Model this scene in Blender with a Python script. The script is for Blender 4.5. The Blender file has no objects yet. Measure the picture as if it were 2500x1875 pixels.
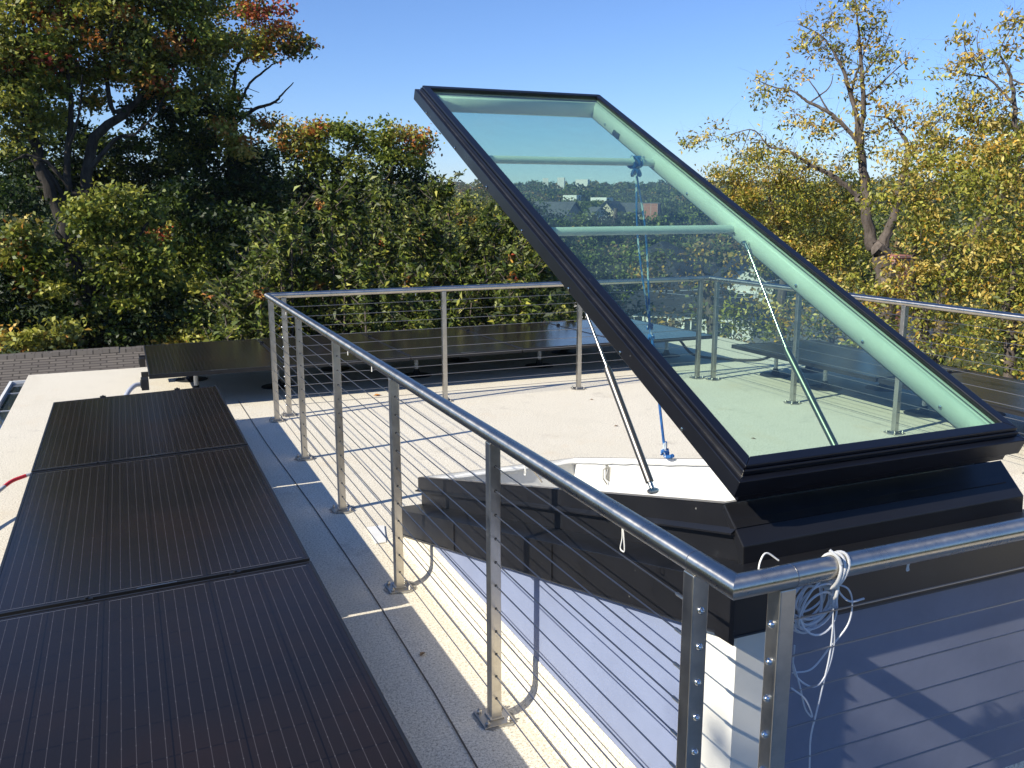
import bpy, math, random
import numpy as np
from mathutils import Vector, Matrix
random.seed(7); rng = np.random.default_rng(7)
R = math.radians
sc = bpy.context.scene
col = sc.collection

# ------------------------------------------------------------------ camera
PITCH, YAW, ROLL = R(11.41934), R(23.24837), R(-0.06794)
FPX = 2191.126                      # focal length in pixels of the 2500 px wide photograph
CAM = np.array([-1.119, -1.425, 1.856])
Fw = np.array([math.sin(YAW)*math.cos(PITCH), math.cos(YAW)*math.cos(PITCH), -math.sin(PITCH)])
Rt = np.array([math.cos(YAW), -math.sin(YAW), 0.0]); Up = np.cross(Rt, Fw)
Rt, Up = math.cos(ROLL)*Rt+math.sin(ROLL)*Up, -math.sin(ROLL)*Rt+math.cos(ROLL)*Up
cam_d = bpy.data.cameras.new('camera'); cam = bpy.data.objects.new('camera', cam_d); col.objects.link(cam)
cam.matrix_world = Matrix(((Rt[0], Up[0], -Fw[0], CAM[0]), (Rt[1], Up[1], -Fw[1], CAM[1]), (Rt[2], Up[2], -Fw[2], CAM[2]), (0, 0, 0, 1)))
cam_d.sensor_width = 36; cam_d.lens = 36*FPX/2500; cam_d.clip_start = .05; cam_d.clip_end = 6000
sc.camera = cam

# ------------------------------------------------------------------ light
SUN = np.array([-1.41, -.265, 1.0])
el = math.atan2(SUN[2], math.hypot(SUN[0], SUN[1])); azs = math.atan2(SUN[0], SUN[1])
w = bpy.data.worlds.new('World'); sc.world = w; w.use_nodes = True
nt = w.node_tree; bg = nt.nodes['Background']
sky = nt.nodes.new('ShaderNodeTexSky'); sky.sky_type = 'NISHITA'; sky.sun_disc = False
sky.sun_elevation = el; sky.sun_rotation = azs; sky.air_density = 1.0; sky.dust_density = 0; sky.ozone_density = 5.0
hs = nt.nodes.new('ShaderNodeMix'); hs.data_type = 'RGBA'; hs.blend_type = 'MULTIPLY'; hs.inputs[0].default_value = 1; hs.inputs[7].default_value = (.76, .86, 1.10, 1)
nt.links.new(sky.outputs[0], hs.inputs[6]); nt.links.new(hs.outputs[2], bg.inputs[0]); bg.inputs[1].default_value = .102
sd = bpy.data.lights.new('sun', 'SUN'); so = bpy.data.objects.new('sun', sd); col.objects.link(so)
sd.energy = 4.9; sd.angle = R(.53); sd.color = (1, .94, .80)
so.rotation_euler = Vector(SUN).to_track_quat('Z', 'Y').to_euler()
sc.view_settings.view_transform = 'Standard'; sc.view_settings.look = 'None'
sc.view_settings.exposure = .54; sc.view_settings.gamma = 1
sc.cycles.transparent_max_bounces = 16; sc.cycles.max_bounces = 8

# ------------------------------------------------------------------ tagging and mesh helpers
def tag(o, label=None, cat=None, group=None, kind=None):
    if label: o['label'] = label
    if cat: o['category'] = cat
    if group: o['group'] = group
    if kind: o['kind'] = kind
    return o
def empty(name, loc, label=None, cat=None, group=None, kind=None):
    o = bpy.data.objects.new(name, None); col.objects.link(o); o.location = loc; o.empty_display_size = .1
    return tag(o, label, cat, group, kind)
def origin(o):
    v = Vector((0, 0, 0))
    while o: v = v+o.location; o = o.parent
    return v
def nrm(v):
    v = np.asarray(v, float); return v/np.linalg.norm(v)
class MB:
    def __init__(s): s.v = []; s.f = []; s.m = []
    def add(s, vs, fs, mi=0):
        k = len(s.v); s.v += [tuple(map(float, q)) for q in vs]; s.f += [tuple(i+k for i in f) for f in fs]; s.m += [mi]*len(fs); return s
    def hexa(s, p, mi=0):      # p: bottom 4 ccw, top 4 ccw
        return s.add(p, [(3, 2, 1, 0), (4, 5, 6, 7), (0, 1, 5, 4), (1, 2, 6, 5), (2, 3, 7, 6), (3, 0, 4, 7)], mi)
    def box(s, a, b, mi=0):
        (x0, y0, z0), (x1, y1, z1) = a, b
        return s.hexa([(x0, y0, z0), (x1, y0, z0), (x1, y1, z0), (x0, y1, z0), (x0, y0, z1), (x1, y0, z1), (x1, y1, z1), (x0, y1, z1)], mi)
    def tube(s, pts, r, n=10, caps=True, mi=0, closed=False, up=None):
        pts = [np.asarray(p, float) for p in pts]; N = len(pts)
        rs = r if hasattr(r, '__len__') else [r]*N
        T = []
        for i in range(N):
            a = pts[(i-1) % N] if (closed or i > 0) else pts[i]; b = pts[(i+1) % N] if (closed or i < N-1) else pts[i]
            T.append(nrm(b-a))
        u = np.array([0, 0, 1.]) if abs(T[0][2]) < .9 else np.array([1., 0, 0])
        u = nrm(u-T[0]*(u@T[0])); vs = []
        for i in range(N):
            u = nrm(u-T[i]*(u@T[i])); v = np.cross(T[i], u)
            for k in range(n):
                a = 2*math.pi*k/n; vs.append(pts[i]+rs[i]*(math.cos(a)*u+math.sin(a)*v))
        fs = []
        for i in range(N if closed else N-1):
            j = (i+1) % N
            for k in range(n):
                l = (k+1) % n; fs.append((i*n+k, i*n+l, j*n+l, j*n+k))
        if caps and not closed: fs += [tuple(range(n-1, -1, -1)), tuple((N-1)*n+k for k in range(n))]
        return s.add(vs, fs, mi)
    def lathe(s, c, ax, prof, n=12, mi=0):   # prof: (distance along axis, radius)
        ax = nrm(ax); u = np.array([0, 0, 1.]) if abs(ax[2]) < .9 else np.array([1., 0, 0]); u = nrm(u-ax*(u@ax)); v = np.cross(ax, u)
        vs = []; c = np.asarray(c, float)
        for h, r in prof:
            for k in range(n):
                a = 2*math.pi*k/n; vs.append(c+ax*h+r*(math.cos(a)*u+math.sin(a)*v))
        fs = [(i*n+k, i*n+(k+1) % n, (i+1)*n+(k+1) % n, (i+1)*n+k) for i in range(len(prof)-1) for k in range(n)]
        fs += [tuple(range(n-1, -1, -1)), tuple((len(prof)-1)*n+k for k in range(n))]
        return s.add(vs, fs, mi)
    def prism(s, poly, off, mi=0):   # poly: 3d points, swept by off
        n = len(poly); off = np.asarray(off, float); P = [np.asarray(q, float) for q in poly]
        return s.add(P+[q+off for q in P], [tuple(range(n-1, -1, -1)), tuple(range(n, 2*n))]+[(i, (i+1) % n, n+(i+1) % n, n+i) for i in range(n)], mi)
    def build(s, name, mats, parent=None, smooth=False, bevel=0):
        o0 = origin(parent) if parent else Vector((0, 0, 0))
        me = bpy.data.meshes.new(name); me.from_pydata([(a-o0.x, b-o0.y, c-o0.z) for a, b, c in s.v], [], s.f); me.update()
        mats = mats if isinstance(mats, (list, tuple)) else [mats]
        for m in mats: me.materials.append(m)
        if len(mats) > 1: me.polygons.foreach_set('material_index', s.m)
        o = bpy.data.objects.new(name, me); col.objects.link(o)
        if parent: o.parent = parent
        import bmesh
        bm = bmesh.new(); bm.from_mesh(me); bmesh.ops.recalc_face_normals(bm, faces=bm.faces); bm.to_mesh(me); bm.free()
        if smooth:
            me.polygons.foreach_set('use_smooth', [True]*len(me.polygons))
            md = o.modifiers.new('es', 'EDGE_SPLIT'); md.split_angle = R(40)
        if bevel:
            md = o.modifiers.new('bv', 'BEVEL'); md.width = bevel; md.segments = 2; md.limit_method = 'ANGLE'; md.angle_limit = R(40)
        return o
def children(o): return [c for c in bpy.data.objects if c.parent == o]
def copy_tree(o, parent=None):
    c = o.copy(); col.objects.link(c); c.parent = parent
    for ch in children(o): copy_tree(ch, c)
    return c

# ------------------------------------------------------------------ materials
def mat(name, rgb=(.5, .5, .5), rough=.5, metal=0, spec=.5):
    m = bpy.data.materials.new(name); m.use_nodes = True; b = m.node_tree.nodes['Principled BSDF']
    b.inputs['Base Color'].default_value = (*rgb, 1); b.inputs['Roughness'].default_value = rough
    b.inputs['Metallic'].default_value = metal; b.inputs['Specular IOR Level'].default_value = spec
    return m
class NG:
    def __init__(s, m): s.m = m; s.t = m.node_tree; s.b = s.t.nodes['Principled BSDF']
    def n(s, typ, **kw):
        nd = s.t.nodes.new(typ)
        for k, v in kw.items():
            if k.startswith('i_'): nd.inputs[k[2:].replace('_', ' ')].default_value = v
            else: setattr(nd, k, v)
        return nd
    def l(s, a, b): s.t.links.new(a, b)
    def co(s): return s.n('ShaderNodeTexCoord').outputs['Object']
    def noise(s, scale, detail=4, rough=.6, vec=None, mapscale=None):
        nd = s.n('ShaderNodeTexNoise'); nd.inputs['Scale'].default_value = scale; nd.inputs['Detail'].default_value = detail; nd.inputs['Roughness'].default_value = rough
        v = vec or s.co()
        if mapscale:
            mp = s.n('ShaderNodeMapping'); mp.inputs['Scale'].default_value = mapscale; s.l(v, mp.inputs[0]); v = mp.outputs[0]
        s.l(v, nd.inputs['Vector']); return nd.outputs['Fac']
    def ramp(s, f, stops):
        r = s.n('ShaderNodeValToRGB'); e = r.color_ramp.elements
        while len(e) < len(stops): e.new(.5)
        for i, (p, c) in enumerate(stops): e[i].position = p; e[i].color = (*c, 1) if len(c) == 3 else c
        s.l(f, r.inputs[0]); return r.outputs[0]
    def math(s, op, a, b=None):
        nd = s.n('ShaderNodeMath', operation=op)
        for i, q in enumerate((a, b)):
            if q is None: continue
            if isinstance(q, (int, float)): nd.inputs[i].default_value = q
            else: s.l(q, nd.inputs[i])
        return nd.outputs[0]
    def mix(s, f, a, b, bt='MIX'):
        nd = s.n('ShaderNodeMix', data_type='RGBA', blend_type=bt)
        for i, q in ((0, f), (6, a), (7, b)):
            if isinstance(q, (int, float)): nd.inputs[i].default_value = q
            elif isinstance(q, tuple): nd.inputs[i].default_value = (*q, 1)
            else: s.l(q, nd.inputs[i])
        return nd.outputs[2]
    def bump(s, h, st=.3, dist=.01):
        b = s.n('ShaderNodeBump'); b.inputs['Strength'].default_value = st; b.inputs['Distance'].default_value = dist
        s.l(h, b.inputs['Height']); s.l(b.outputs[0], s.b.inputs['Normal'])
g = lambda v: (v, v, v)

def m_deck():
    m = mat('roof_membrane', rough=.92, spec=.25); q = NG(m)
    big = q.noise(.7, 5, .6); mid = q.noise(6, 4); sp = q.noise(95, 2, .7); sp2 = q.noise(210, 1, .5)
    c = q.ramp(sp, [(.33, (.37, .33, .26)), (.44, (.71, .65, .53)), (.6, (.85, .785, .655)), (.72, (.92, .88, .77))])
    c = q.mix(q.ramp(sp2, [(.36, g(.75)), (.42, g(0))]), c, (.22, .19, .155))
    c = q.mix(q.ramp(big, [(.35, g(.0)), (.7, g(.35))]), c, (.62, .56, .44))
    st = q.ramp(q.noise(1.6, 4, .7), [(.56, g(0)), (.74, g(.4))])
    c = q.mix(st, c, (.62, .49, .33))
    dk = q.ramp(q.noise(2.7, 6, .75), [(.30, g(.4)), (.42, g(0))])
    c = q.mix(dk, c, (.34, .30, .25))
    pud = q.ramp(q.noise(.9, 3, .5, mapscale=(1, .6, 1)), [(.47, g(0)), (.50, g(.14)), (.53, g(.04)), (.75, g(.12))]); c = q.mix(pud, c, (.52, .47, .37))
    q.l(c, q.b.inputs['Base Color']); q.bump(sp, .35, .004); return m
def m_steel(name='stainless_steel', base=.55, r0=.2, r1=.38, stretch=None):
    m = mat(name, g(base), .3, 1); q = NG(m)
    n1 = q.noise(9, 6, .7); n2 = q.noise(60, 3, .6, mapscale=stretch or (1, 1, 1))
    f = q.math('ADD', q.math('MULTIPLY', n1, .6), q.math('MULTIPLY', n2, .4))
    rr = q.n('ShaderNodeMapRange'); q.l(f, rr.inputs[0]); rr.inputs[1].default_value = .3; rr.inputs[2].default_value = .7; rr.inputs[3].default_value = r0; rr.inputs[4].default_value = r1
    q.l(rr.outputs[0], q.b.inputs['Roughness'])
    q.l(q.ramp(n1, [(.3, (base*.82, base*.78, base*.71)), (.7, (base*1.14, base*1.08, base*.98))]), q.b.inputs['Base Color'])
    q.bump(n2, .04, .001); return m
def m_rail(name, axis):
    m = m_steel(name, .50, .24, .34); q = NG(m); q.b.inputs['Anisotropic'].default_value = .88
    c = q.n('ShaderNodeCombineXYZ'); c.inputs[axis].default_value = 1; q.l(c.outputs[0], q.b.inputs['Tangent']); return m
def m_black(name='black_aluminium', rgb=(.012, .012, .014), rough=.32):
    m = mat(name, rgb, rough, 0, .5); q = NG(m)
    n1 = q.noise(3.5, 6, .7)
    q.l(q.ramp(n1, [(.35, tuple(c*.8 for c in rgb)), (.62, rgb), (.78, tuple(c*2.2+.004 for c in rgb))]), q.b.inputs['Base Color'])
    q.l(q.mix(q.ramp(q.noise(38, 2, .5), [(.77, g(0)), (.80, g(.6))]), q.b.inputs['Base Color'].links[0].from_socket, (.25, .25, .24)), q.b.inputs['Base Color'])
    rr = q.n('ShaderNodeMapRange'); q.l(q.noise(7, 5, .7), rr.inputs[0]); rr.inputs[3].default_value = rough-.1; rr.inputs[4].default_value = rough+.14
    q.l(rr.outputs[0], q.b.inputs['Roughness'])
    q.bump(q.noise(2.2, 2, .5), .12, .02); return m
def m_paint(name, rgb, rough=.55, dirt=.12):
    m = mat(name, rgb, rough); q = NG(m)
    n1 = q.noise(5, 6, .7)
    q.l(q.ramp(n1, [(.3, tuple(c*(1-dirt) for c in rgb)), (.6, rgb)]), q.b.inputs['Base Color']); q.bump(q.noise(90, 2), .08, .002); return m
def m_solar():
    m = mat('solar_cells', rough=.2, spec=.2); q = NG(m)
    s = q.n('ShaderNodeSeparateXYZ'); q.l(q.co(), s.inputs[0]); x, y = s.outputs[0], s.outputs[1]
    def line(c, period, width, off=0.):      # 1 on the line
        f = q.math('FRACT', q.math('DIVIDE', q.math('ADD', c, 50*period+off), period))
        d = q.math('ABSOLUTE', q.math('SUBTRACT', f, .5)); return q.math('GREATER_THAN', d, .5-width/period/2)
    wire = line(x, .0385, .0021, .01925)
    seamx = line(x, .1925, .0045); seamy = line(y, .1995, .0045)
    dot = q.math('MULTIPLY', line(x, .0385, .004, .01925), line(y, .0998, .004))
    ny = q.math('ABSOLUTE', y); inside = q.math('LESS_THAN', ny, .985); nx = q.math('ABSOLUTE', x); insx = q.math('LESS_THAN', nx, .578)
    ins = q.math('MULTIPLY', inside, insx)
    endl = q.math('MULTIPLY', q.math('GREATER_THAN', ny, .989), q.math('LESS_THAN', ny, .9915))
    seg = q.math('GREATER_THAN', q.math('ABSOLUTE', q.math('SUBTRACT', nx, .1925)), .016)
    endl = q.math('MULTIPLY', q.math('MULTIPLY', endl, seg), insx)
    pid = q.n('ShaderNodeTexVoronoi', feature='F1'); pid.inputs['Scale'].default_value = 5.1; q.l(q.co(), pid.inputs['Vector'])
    base = q.ramp(q.noise(1.3, 3), [(.35, (.011, .010, .011)), (.55, (.0145, .0115, .011)), (.75, (.020, .013, .011))])
    c = q.mix(q.math('MULTIPLY', q.math('MAXIMUM', seamx, seamy), .8), base, (.004, .004, .005))
    c = q.mix(q.math('MULTIPLY', ins, q.math('MULTIPLY', wire, .32)), c, (.13, .12, .13))
    c = q.mix(q.math('MULTIPLY', ins, q.math('MULTIPLY', dot, .25)), c, (.22, .21, .22))
    c = q.mix(q.math('MULTIPLY', endl, .55), c, (.24, .24, .26))
    dust = q.ramp(q.noise(300, 2, .8), [(.72, g(0)), (.78, g(.25))]); c = q.mix(dust, c, (.2, .19, .18))
    q.l(c, q.b.inputs['Base Color'])
    rr = q.n('ShaderNodeMapRange'); q.l(q.noise(2.5, 5, .7), rr.inputs[0]); rr.inputs[3].default_value = .13; rr.inputs[4].default_value = .27; q.l(rr.outputs[0], q.b.inputs['Roughness'])
    return m
def m_leaf():
    m = mat('leaf', rough=.5, spec=.35); q = NG(m)
    a = q.n('ShaderNodeAttribute'); a.attribute_name = 'tint'
    q.l(a.outputs['Color'], q.b.inputs['Base Color'])
    tr = q.n('ShaderNodeBsdfTranslucent'); q.l(a.outputs['Color'], tr.inputs[0])
    mx = q.n('ShaderNodeMixShader'); mx.inputs[0].default_value = .28
    q.l(q.b.outputs[0], mx.inputs[1]); q.l(tr.outputs[0], mx.inputs[2]); q.l(mx.outputs[0], q.t.nodes['Material Output'].inputs[0]); return m
def m_bark(name, a, b, sc_=6):
    m = mat(name, a, .95, 0, .2); q = NG(m)
    n1 = q.noise(sc_, 8, .75, mapscale=(1, 1, .25)); q.l(q.ramp(n1, [(.35, a), (.65, b)]), q.b.inputs['Base Color']); q.bump(n1, .8, .05); return m
def m_glass(name, tint, rough=0.0, f0=.045):
    m = bpy.data.materials.new(name); m.use_nodes = True; t = m.node_tree; t.nodes.clear()
    def N(k): return t.nodes.new(k)
    o = N('ShaderNodeOutputMaterial'); mx = N('ShaderNodeMixShader'); lw = N('ShaderNodeLayerWeight'); lw.inputs[0].default_value = .5
    pw = N('ShaderNodeMath'); pw.operation = 'POWER'; pw.inputs[1].default_value = 5; ma = N('ShaderNodeMath'); ma.operation = 'MULTIPLY_ADD'; ma.inputs[1].default_value = 1-f0; ma.inputs[2].default_value = f0
    t.links.new(lw.outputs['Facing'], pw.inputs[0]); t.links.new(pw.outputs[0], ma.inputs[0])
    tr = N('ShaderNodeBsdfTransparent'); tr.inputs[0].default_value = (*tint, 1)
    gl = N('ShaderNodeBsdfGlossy'); gl.inputs['Roughness'].default_value = rough; gl.inputs[0].default_value = (.9, 1, .97, 1)
    t.links.new(ma.outputs[0], mx.inputs[0]); t.links.new(tr.outputs[0], mx.inputs[1]); t.links.new(gl.outputs[0], mx.inputs[2])
    tc = N('ShaderNodeTexCoord'); n1 = N('ShaderNodeTexNoise'); n1.inputs['Scale'].default_value = 4.5; n1.inputs['Detail'].default_value = 7; n1.inputs['Roughness'].default_value = .75; cr = N('ShaderNodeValToRGB')
    cr.color_ramp.elements[0].position = .45; cr.color_ramp.elements[0].color = (.010, .010, .010, 1); cr.color_ramp.elements[1].position = .72; cr.color_ramp.elements[1].color = (.07, .07, .07, 1)
    df = N('ShaderNodeBsdfDiffuse'); df.inputs[0].default_value = (.34, .42, .40, 1); m2 = N('ShaderNodeMixShader')
    t.links.new(tc.outputs['Object'], n1.inputs['Vector']); t.links.new(n1.outputs['Fac'], cr.inputs[0]); t.links.new(cr.outputs[0], m2.inputs[0]); t.links.new(mx.outputs[0], m2.inputs[1]); t.links.new(df.outputs[0], m2.inputs[2]); t.links.new(m2.outputs[0], o.inputs[0]); return m
def m_shingle(name, a, b, sx=.45, sy=.16):
    m = mat(name, a, .95, 0, .2); q = NG(m)
    br = q.n('ShaderNodeTexBrick'); q.l(q.co(), br.inputs['Vector'])
    br.inputs['Color1'].default_value = (*a, 1); br.inputs['Color2'].default_value = (*b, 1); br.inputs['Mortar'].default_value = (a[0]*.3, a[1]*.3, a[2]*.3, 1)
    br.inputs['Scale'].default_value = 1; br.inputs['Mortar Size'].default_value = .010; br.inputs['Mortar Smooth'].default_value = .1; br.inputs['Brick Width'].default_value = sx; br.inputs['Row Height'].default_value = sy
    br.offset = .37; br.squash = 1
    c = q.mix(q.ramp(q.noise(60, 3), [(.3, g(.0)), (.7, g(.35))]), br.outputs['Color'], b)
    c = q.mix(q.ramp(q.noise(2.0, 3), [(.4, g(.0)), (.7, g(.3))]), c, a)
    q.l(c, q.b.inputs['Base Color']); q.bump(br.outputs['Fac'], -.5, .02); return m
def m_brick(name, a, b, mortar):
    m = mat(name, a, .9); q = NG(m)
    co = q.n('ShaderNodeTexCoord').outputs['Object']; sp = q.n('ShaderNodeSeparateXYZ'); q.l(co, sp.inputs[0]); cb = q.n('ShaderNodeCombineXYZ')
    q.l(q.math('ADD', sp.outputs[0], sp.outputs[1]), cb.inputs[0]); q.l(sp.outputs[2], cb.inputs[1])
    br = q.n('ShaderNodeTexBrick'); q.l(cb.outputs[0], br.inputs['Vector'])
    for k, c in (('Color1', a), ('Color2', b), ('Mortar', mortar)): br.inputs[k].default_value = (*c, 1)
    br.inputs['Scale'].default_value = 1; br.inputs['Brick Width'].default_value = .25; br.inputs['Row Height'].default_value = .09; br.inputs['Mortar Size'].default_value = .008
    q.l(br.outputs['Color'], q.b.inputs['Base Color']); return m
def m_ground():
    m = mat('grass_ground', rough=1, spec=.1); q = NG(m)
    q.l(q.ramp(q.noise(.12, 6, .7), [(.3, (.02, .035, .012)), (.5, (.045, .06, .02)), (.7, (.10, .09, .045))]), q.b.inputs['Base Color']); return m
def m_rope():
    m = mat('rope_blue', (.02, .12, .35), .7); q = NG(m)
    v = q.n('ShaderNodeTexVoronoi'); v.inputs['Scale'].default_value = 70; mp = q.n('ShaderNodeMapping'); mp.inputs['Scale'].default_value = (1, 1, .45); q.l(q.co(), mp.inputs[0]); q.l(mp.outputs[0], v.inputs['Vector'])
    s = q.n('ShaderNodeSeparateXYZ'); q.l(v.outputs['Color'], s.inputs[0])
    q.l(q.ramp(s.outputs[0], [(.0, (.012, .07, .26)), (.55, (.015, .12, .36)), (.80, (.015, .12, .36)), (.82, (.45, .52, .58)), (1, (.55, .6, .65))]), q.b.inputs['Base Color'])
    q.bump(v.outputs['Distance'], .6, .01); return m

M = dict(
    sealant=m_paint('grey_sealant', (.30, .285, .25), .8, .3),
    navy=m_paint('blue_grey_wall', (.215, .23, .30), .45, .12),
    deck=m_deck(), railx=m_rail('stainless_rail_across', 0), raily=m_rail('stainless_rail_along', 1), post=m_steel('stainless_post', .52, .26, .42, (1, 1, .1)), cable=mat('cable_steel', (.34, .34, .35), .35, 1), dome=mat('polished_steel', (.7, .69, .66), .12, 1),
    black=m_black(), frame=m_black('black_frame', (.006, .0065, .010), .30), pframe=m_black('panel_frame', (.012, .012, .013), .42),
    white=m_paint('white_paint', (.80, .79, .76), .5, .06), trim=m_paint('cream_trim', (.80, .77, .69), .6, .05), blue=m_paint('pale_blue_wall', (.24, .28, .41), .5, .10),
    solar=m_solar(), leaf=m_leaf(), glass=m_glass('tinted_glass', (.795, .925, .85)), wglass=mat('window_glass', (.03, .04, .05), .05, 0, .8),
    bark=m_bark('dark_bark', (.018, .015, .012), (.075, .065, .055)), bark2=m_bark('walnut_bark', (.06, .048, .04), (.17, .14, .12)), twig=m_bark('twig_bark', (.07, .055, .045), (.14, .115, .10)),
    rubber=mat('black_rubber', (.012, .012, .012), .7), pvc=m_paint('grey_conduit', (.42, .44, .50), .45, .1), red=mat('red_tape', (.55, .03, .05), .5), pwhite=m_paint('white_pipe', (.75, .74, .70), .4, .1),
    seam=mat('membrane_seam', (.09, .08, .07), .9), patch=m_paint('white_patch', (.78, .77, .74), .6, .1), chrome=mat('strut_rod', (.36, .35, .34), .2, 1), strut=mat('strut_tube', (.17, .16, .15), .38, .9), hook=mat('zinc_latch', (.55, .53, .48), .4, .8),
    cord=mat('white_cord', (.75, .73, .68), .6), wire=mat('grey_white_wire', (.62, .63, .66), .45), rope=m_rope(), dark=mat('dark_gap', (.01, .01, .01), .8), rim=m_paint('weathered_rim', (.24, .21, .17), .5, .25), seal=mat('grey_seal', (.45, .46, .47), .7), hole=mat('cable_grommet', (.015, .015, .015), .5),
    shingle=m_shingle('brown_shingle', (.115, .10, .09), (.165, .145, .125), .21, .072), droof=m_shingle('dark_roof', (.028, .03, .036), (.045, .048, .056), .5, .2), groof=m_shingle('grey_roof', (.075, .08, .09), (.11, .115, .125), .6, .3),
    wall=m_paint('white_siding', (.72, .70, .66), .7, .1), cream=m_paint('cream_siding', (.55, .47, .35), .7, .1), brick=m_brick('red_brick', (.32, .10, .06), (.40, .15, .09), (.4, .34, .3)), grey=m_paint('grey_siding', (.30, .29, .27), .8, .1),
    ground=m_ground(), blueTarp=mat('blue_tarp', (.03, .08, .3), .6), litter=mat('dry_leaf', (.22, .14, .07), .8), orange=mat('orange_leaf', (.6, .25, .05), .6), floor=m_paint('interior_floor', (.35, .3, .25), .6, .1))

# ------------------------------------------------------------------ roof deck, house, terrain
DX0, DX1, DY0, DY1 = -2.18, 6.52, -4.0, 9.61
HX0, HX1, HY0, HY1 = .215, 1.285, .26, 3.14          # opening under the skylight
def deck():
    m = MB()
    xs = [DX0, HX0, HX1, DX1]; ys = [DY0, HY0, HY1, DY1]
    for i in range(3):
        for j in range(3):
            if i == 1 and j == 1: continue
            m.add([(xs[i], ys[j], 0), (xs[i+1], ys[j], 0), (xs[i+1], ys[j+1], 0), (xs[i], ys[j+1], 0)], [(0, 1, 2, 3)])
    # rolled edge
    for a, b in (((DX0, DY0), (DX0, DY1)), ((DX0, DY1), (DX1, DY1)), ((DX1, DY1), (DX1, DY0))):
        m.add([(a[0], a[1], 0), (b[0], b[1], 0), (b[0], b[1], -.12), (a[0], a[1], -.12)], [(0, 1, 2, 3)])
    o = m.build('roof_deck', M['deck']); tag(o, kind='structure')
    # membrane turned up against the monitor walls with a round cant
    c = MB(); prof = []
    X0, X1, Y0, Y1 = .185, 1.315, .22, 3.17
    def ring(d, z): return [(X0-d, Y0-d, z), (X1+d, Y0-d, z), (X1+d, Y1+d, z), (X0-d, Y1+d, z)]
    rc = .085; prof = [(rc+.004, .002)]+[(rc-rc*math.sin(t)+.004, rc-rc*math.cos(t)+.002) for t in [R(k) for k in (15, 30, 45, 60, 75, 90)]]+[(.004, .178), (0.001, .182)]
    for d, z in prof: c.v += ring(d, z)
    for i in range(len(prof)-1):
        for k in range(4): l = (k+1) % 4; c.f.append((i*4+k, i*4+l, (i+1)*4+l, (i+1)*4+k)); c.m.append(0)
    c.build('membrane_upstand', M['deck'], o, smooth=True)
    s = MB()
    for pts in ([(-.165, -2), (-.172, .9), (-.150, 1.6), (-.142, 2.6), (-.155, 3.9), (-.2, 5.6), (-.215, 7.3)],):
        for a, b in zip(pts, pts[1:]):
            s.add([(a[0]-.0035, a[1], .004), (a[0]+.0035, a[1], .004), (b[0]+.0035, b[1], .004), (b[0]-.0035, b[1], .004)], [(0, 1, 2, 3)])
    s.build('membrane_seam', M['seam'], o)
    s = MB(); s.hexa([(.04, 3.19, .003), (.10, 3.19, .003), (.16, 3.45, .003), (.06, 3.46, .003), (.04, 3.19, .008), (.10, 3.19, .008), (.16, 3.45, .008), (.06, 3.46, .008)])
    s.build('white_patch', M['patch'], o)
deck()
hb = empty('house', (2, 3, -7.5), 'house whose flat roof carries the deck, railing and solar panels', 'house')
m = MB(); m.box((DX0+.05, DY0+.05, -7.5), (HX0-.6, DY1-.05, -.125)); m.box((HX1+.6, DY0+.05, -7.5), (DX1-.05, DY1-.05, -.125)); m.box((HX0-.599, DY0+.05, -7.5), (HX1+.599, HY0-.6, -.125)); m.box((HX0-.599, HY1+.6, -7.5), (HX1+.599, DY1-.05, -.125))
m.build('wall', M['wall'], hb)

def terr(d):
    return float(np.interp(d, [0, 60, 110, 180, 350, 500, 700, 1000, 1500, 4000], [-7.5, -7.5, -5.5, -2.6, -1.0, 3.5, 9.0, 15, 22, 22]))
m = MB(); rings = [2, 8, 20, 40, 60, 80, 110, 140, 180, 250, 350, 500, 700, 1000, 1500, 2500, 4500]; nA = 48
for r_ in rings:
    for k in range(nA):
        a = 2*math.pi*k/nA; m.v.append((CAM[0]+r_*math.sin(a), CAM[1]+r_*math.cos(a), terr(r_)))
m.v.append((CAM[0], CAM[1], -7.5)); ci = len(m.v)-1
for k in range(nA): m.f.append((ci, k, (k+1) % nA)); m.m.append(0)
for i in range(len(rings)-1):
    for k in range(nA): l = (k+1) % nA; m.f.append((i*nA+k, i*nA+l, (i+1)*nA+l, (i+1)*nA+k)); m.m.append(0)
tag(m.build('ground', M['ground'], smooth=True), kind='structure')

# shingled lower roof behind the deck and the glazed canopy beside it
sr = empty('shingled_roof', (-3, 11, -3), 'brown shingled roof slope rising behind the far edge of the flat deck', 'roof')
y0, z0, y1, z1 = 9.66, -1.05, 12.3, -.16
ang = math.atan2(z1-z0, y1-y0); Ls = math.hypot(z1-z0, y1-y0)
me = MB(); me.box((0, 0, -.08), (9.3, Ls, 0)); o = me.build('roof_slope', M['shingle']); o.parent = sr
o.location = Vector((-9.0, y0, z0))-sr.location; o.rotation_euler = (ang, 0, 0)
me = MB(); me.box((0, 0, -.08), (9.3, Ls, 0)); o = me.build('roof_slope', M['shingle']); o.parent = sr
o.location = Vector((.3, y1+(y1-y0)+.0, z0))-sr.location; o.rotation_euler = (ang, 0, math.pi)
m = MB()
x = -9.0
k = 0
while x < .28:
    wdt = .19+.04*random.random(); dz = random.uniform(-.006, .010)
    m.hexa([(x, y1-.13, z1-.045+dz), (x+wdt-.003, y1-.13, z1-.045+dz), (x+wdt-.003, y1+.13, z1-.045+dz), (x, y1+.13, z1-.045+dz), (x, y1-.10, z1+.004+dz), (x+wdt-.003, y1-.10, z1+.004+dz), (x+wdt-.003, y1+.10, z1+.004+dz), (x, y1+.10, z1+.004+dz)])
    x += wdt
m.build('ridge_cap', M['shingle'], sr)
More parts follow.
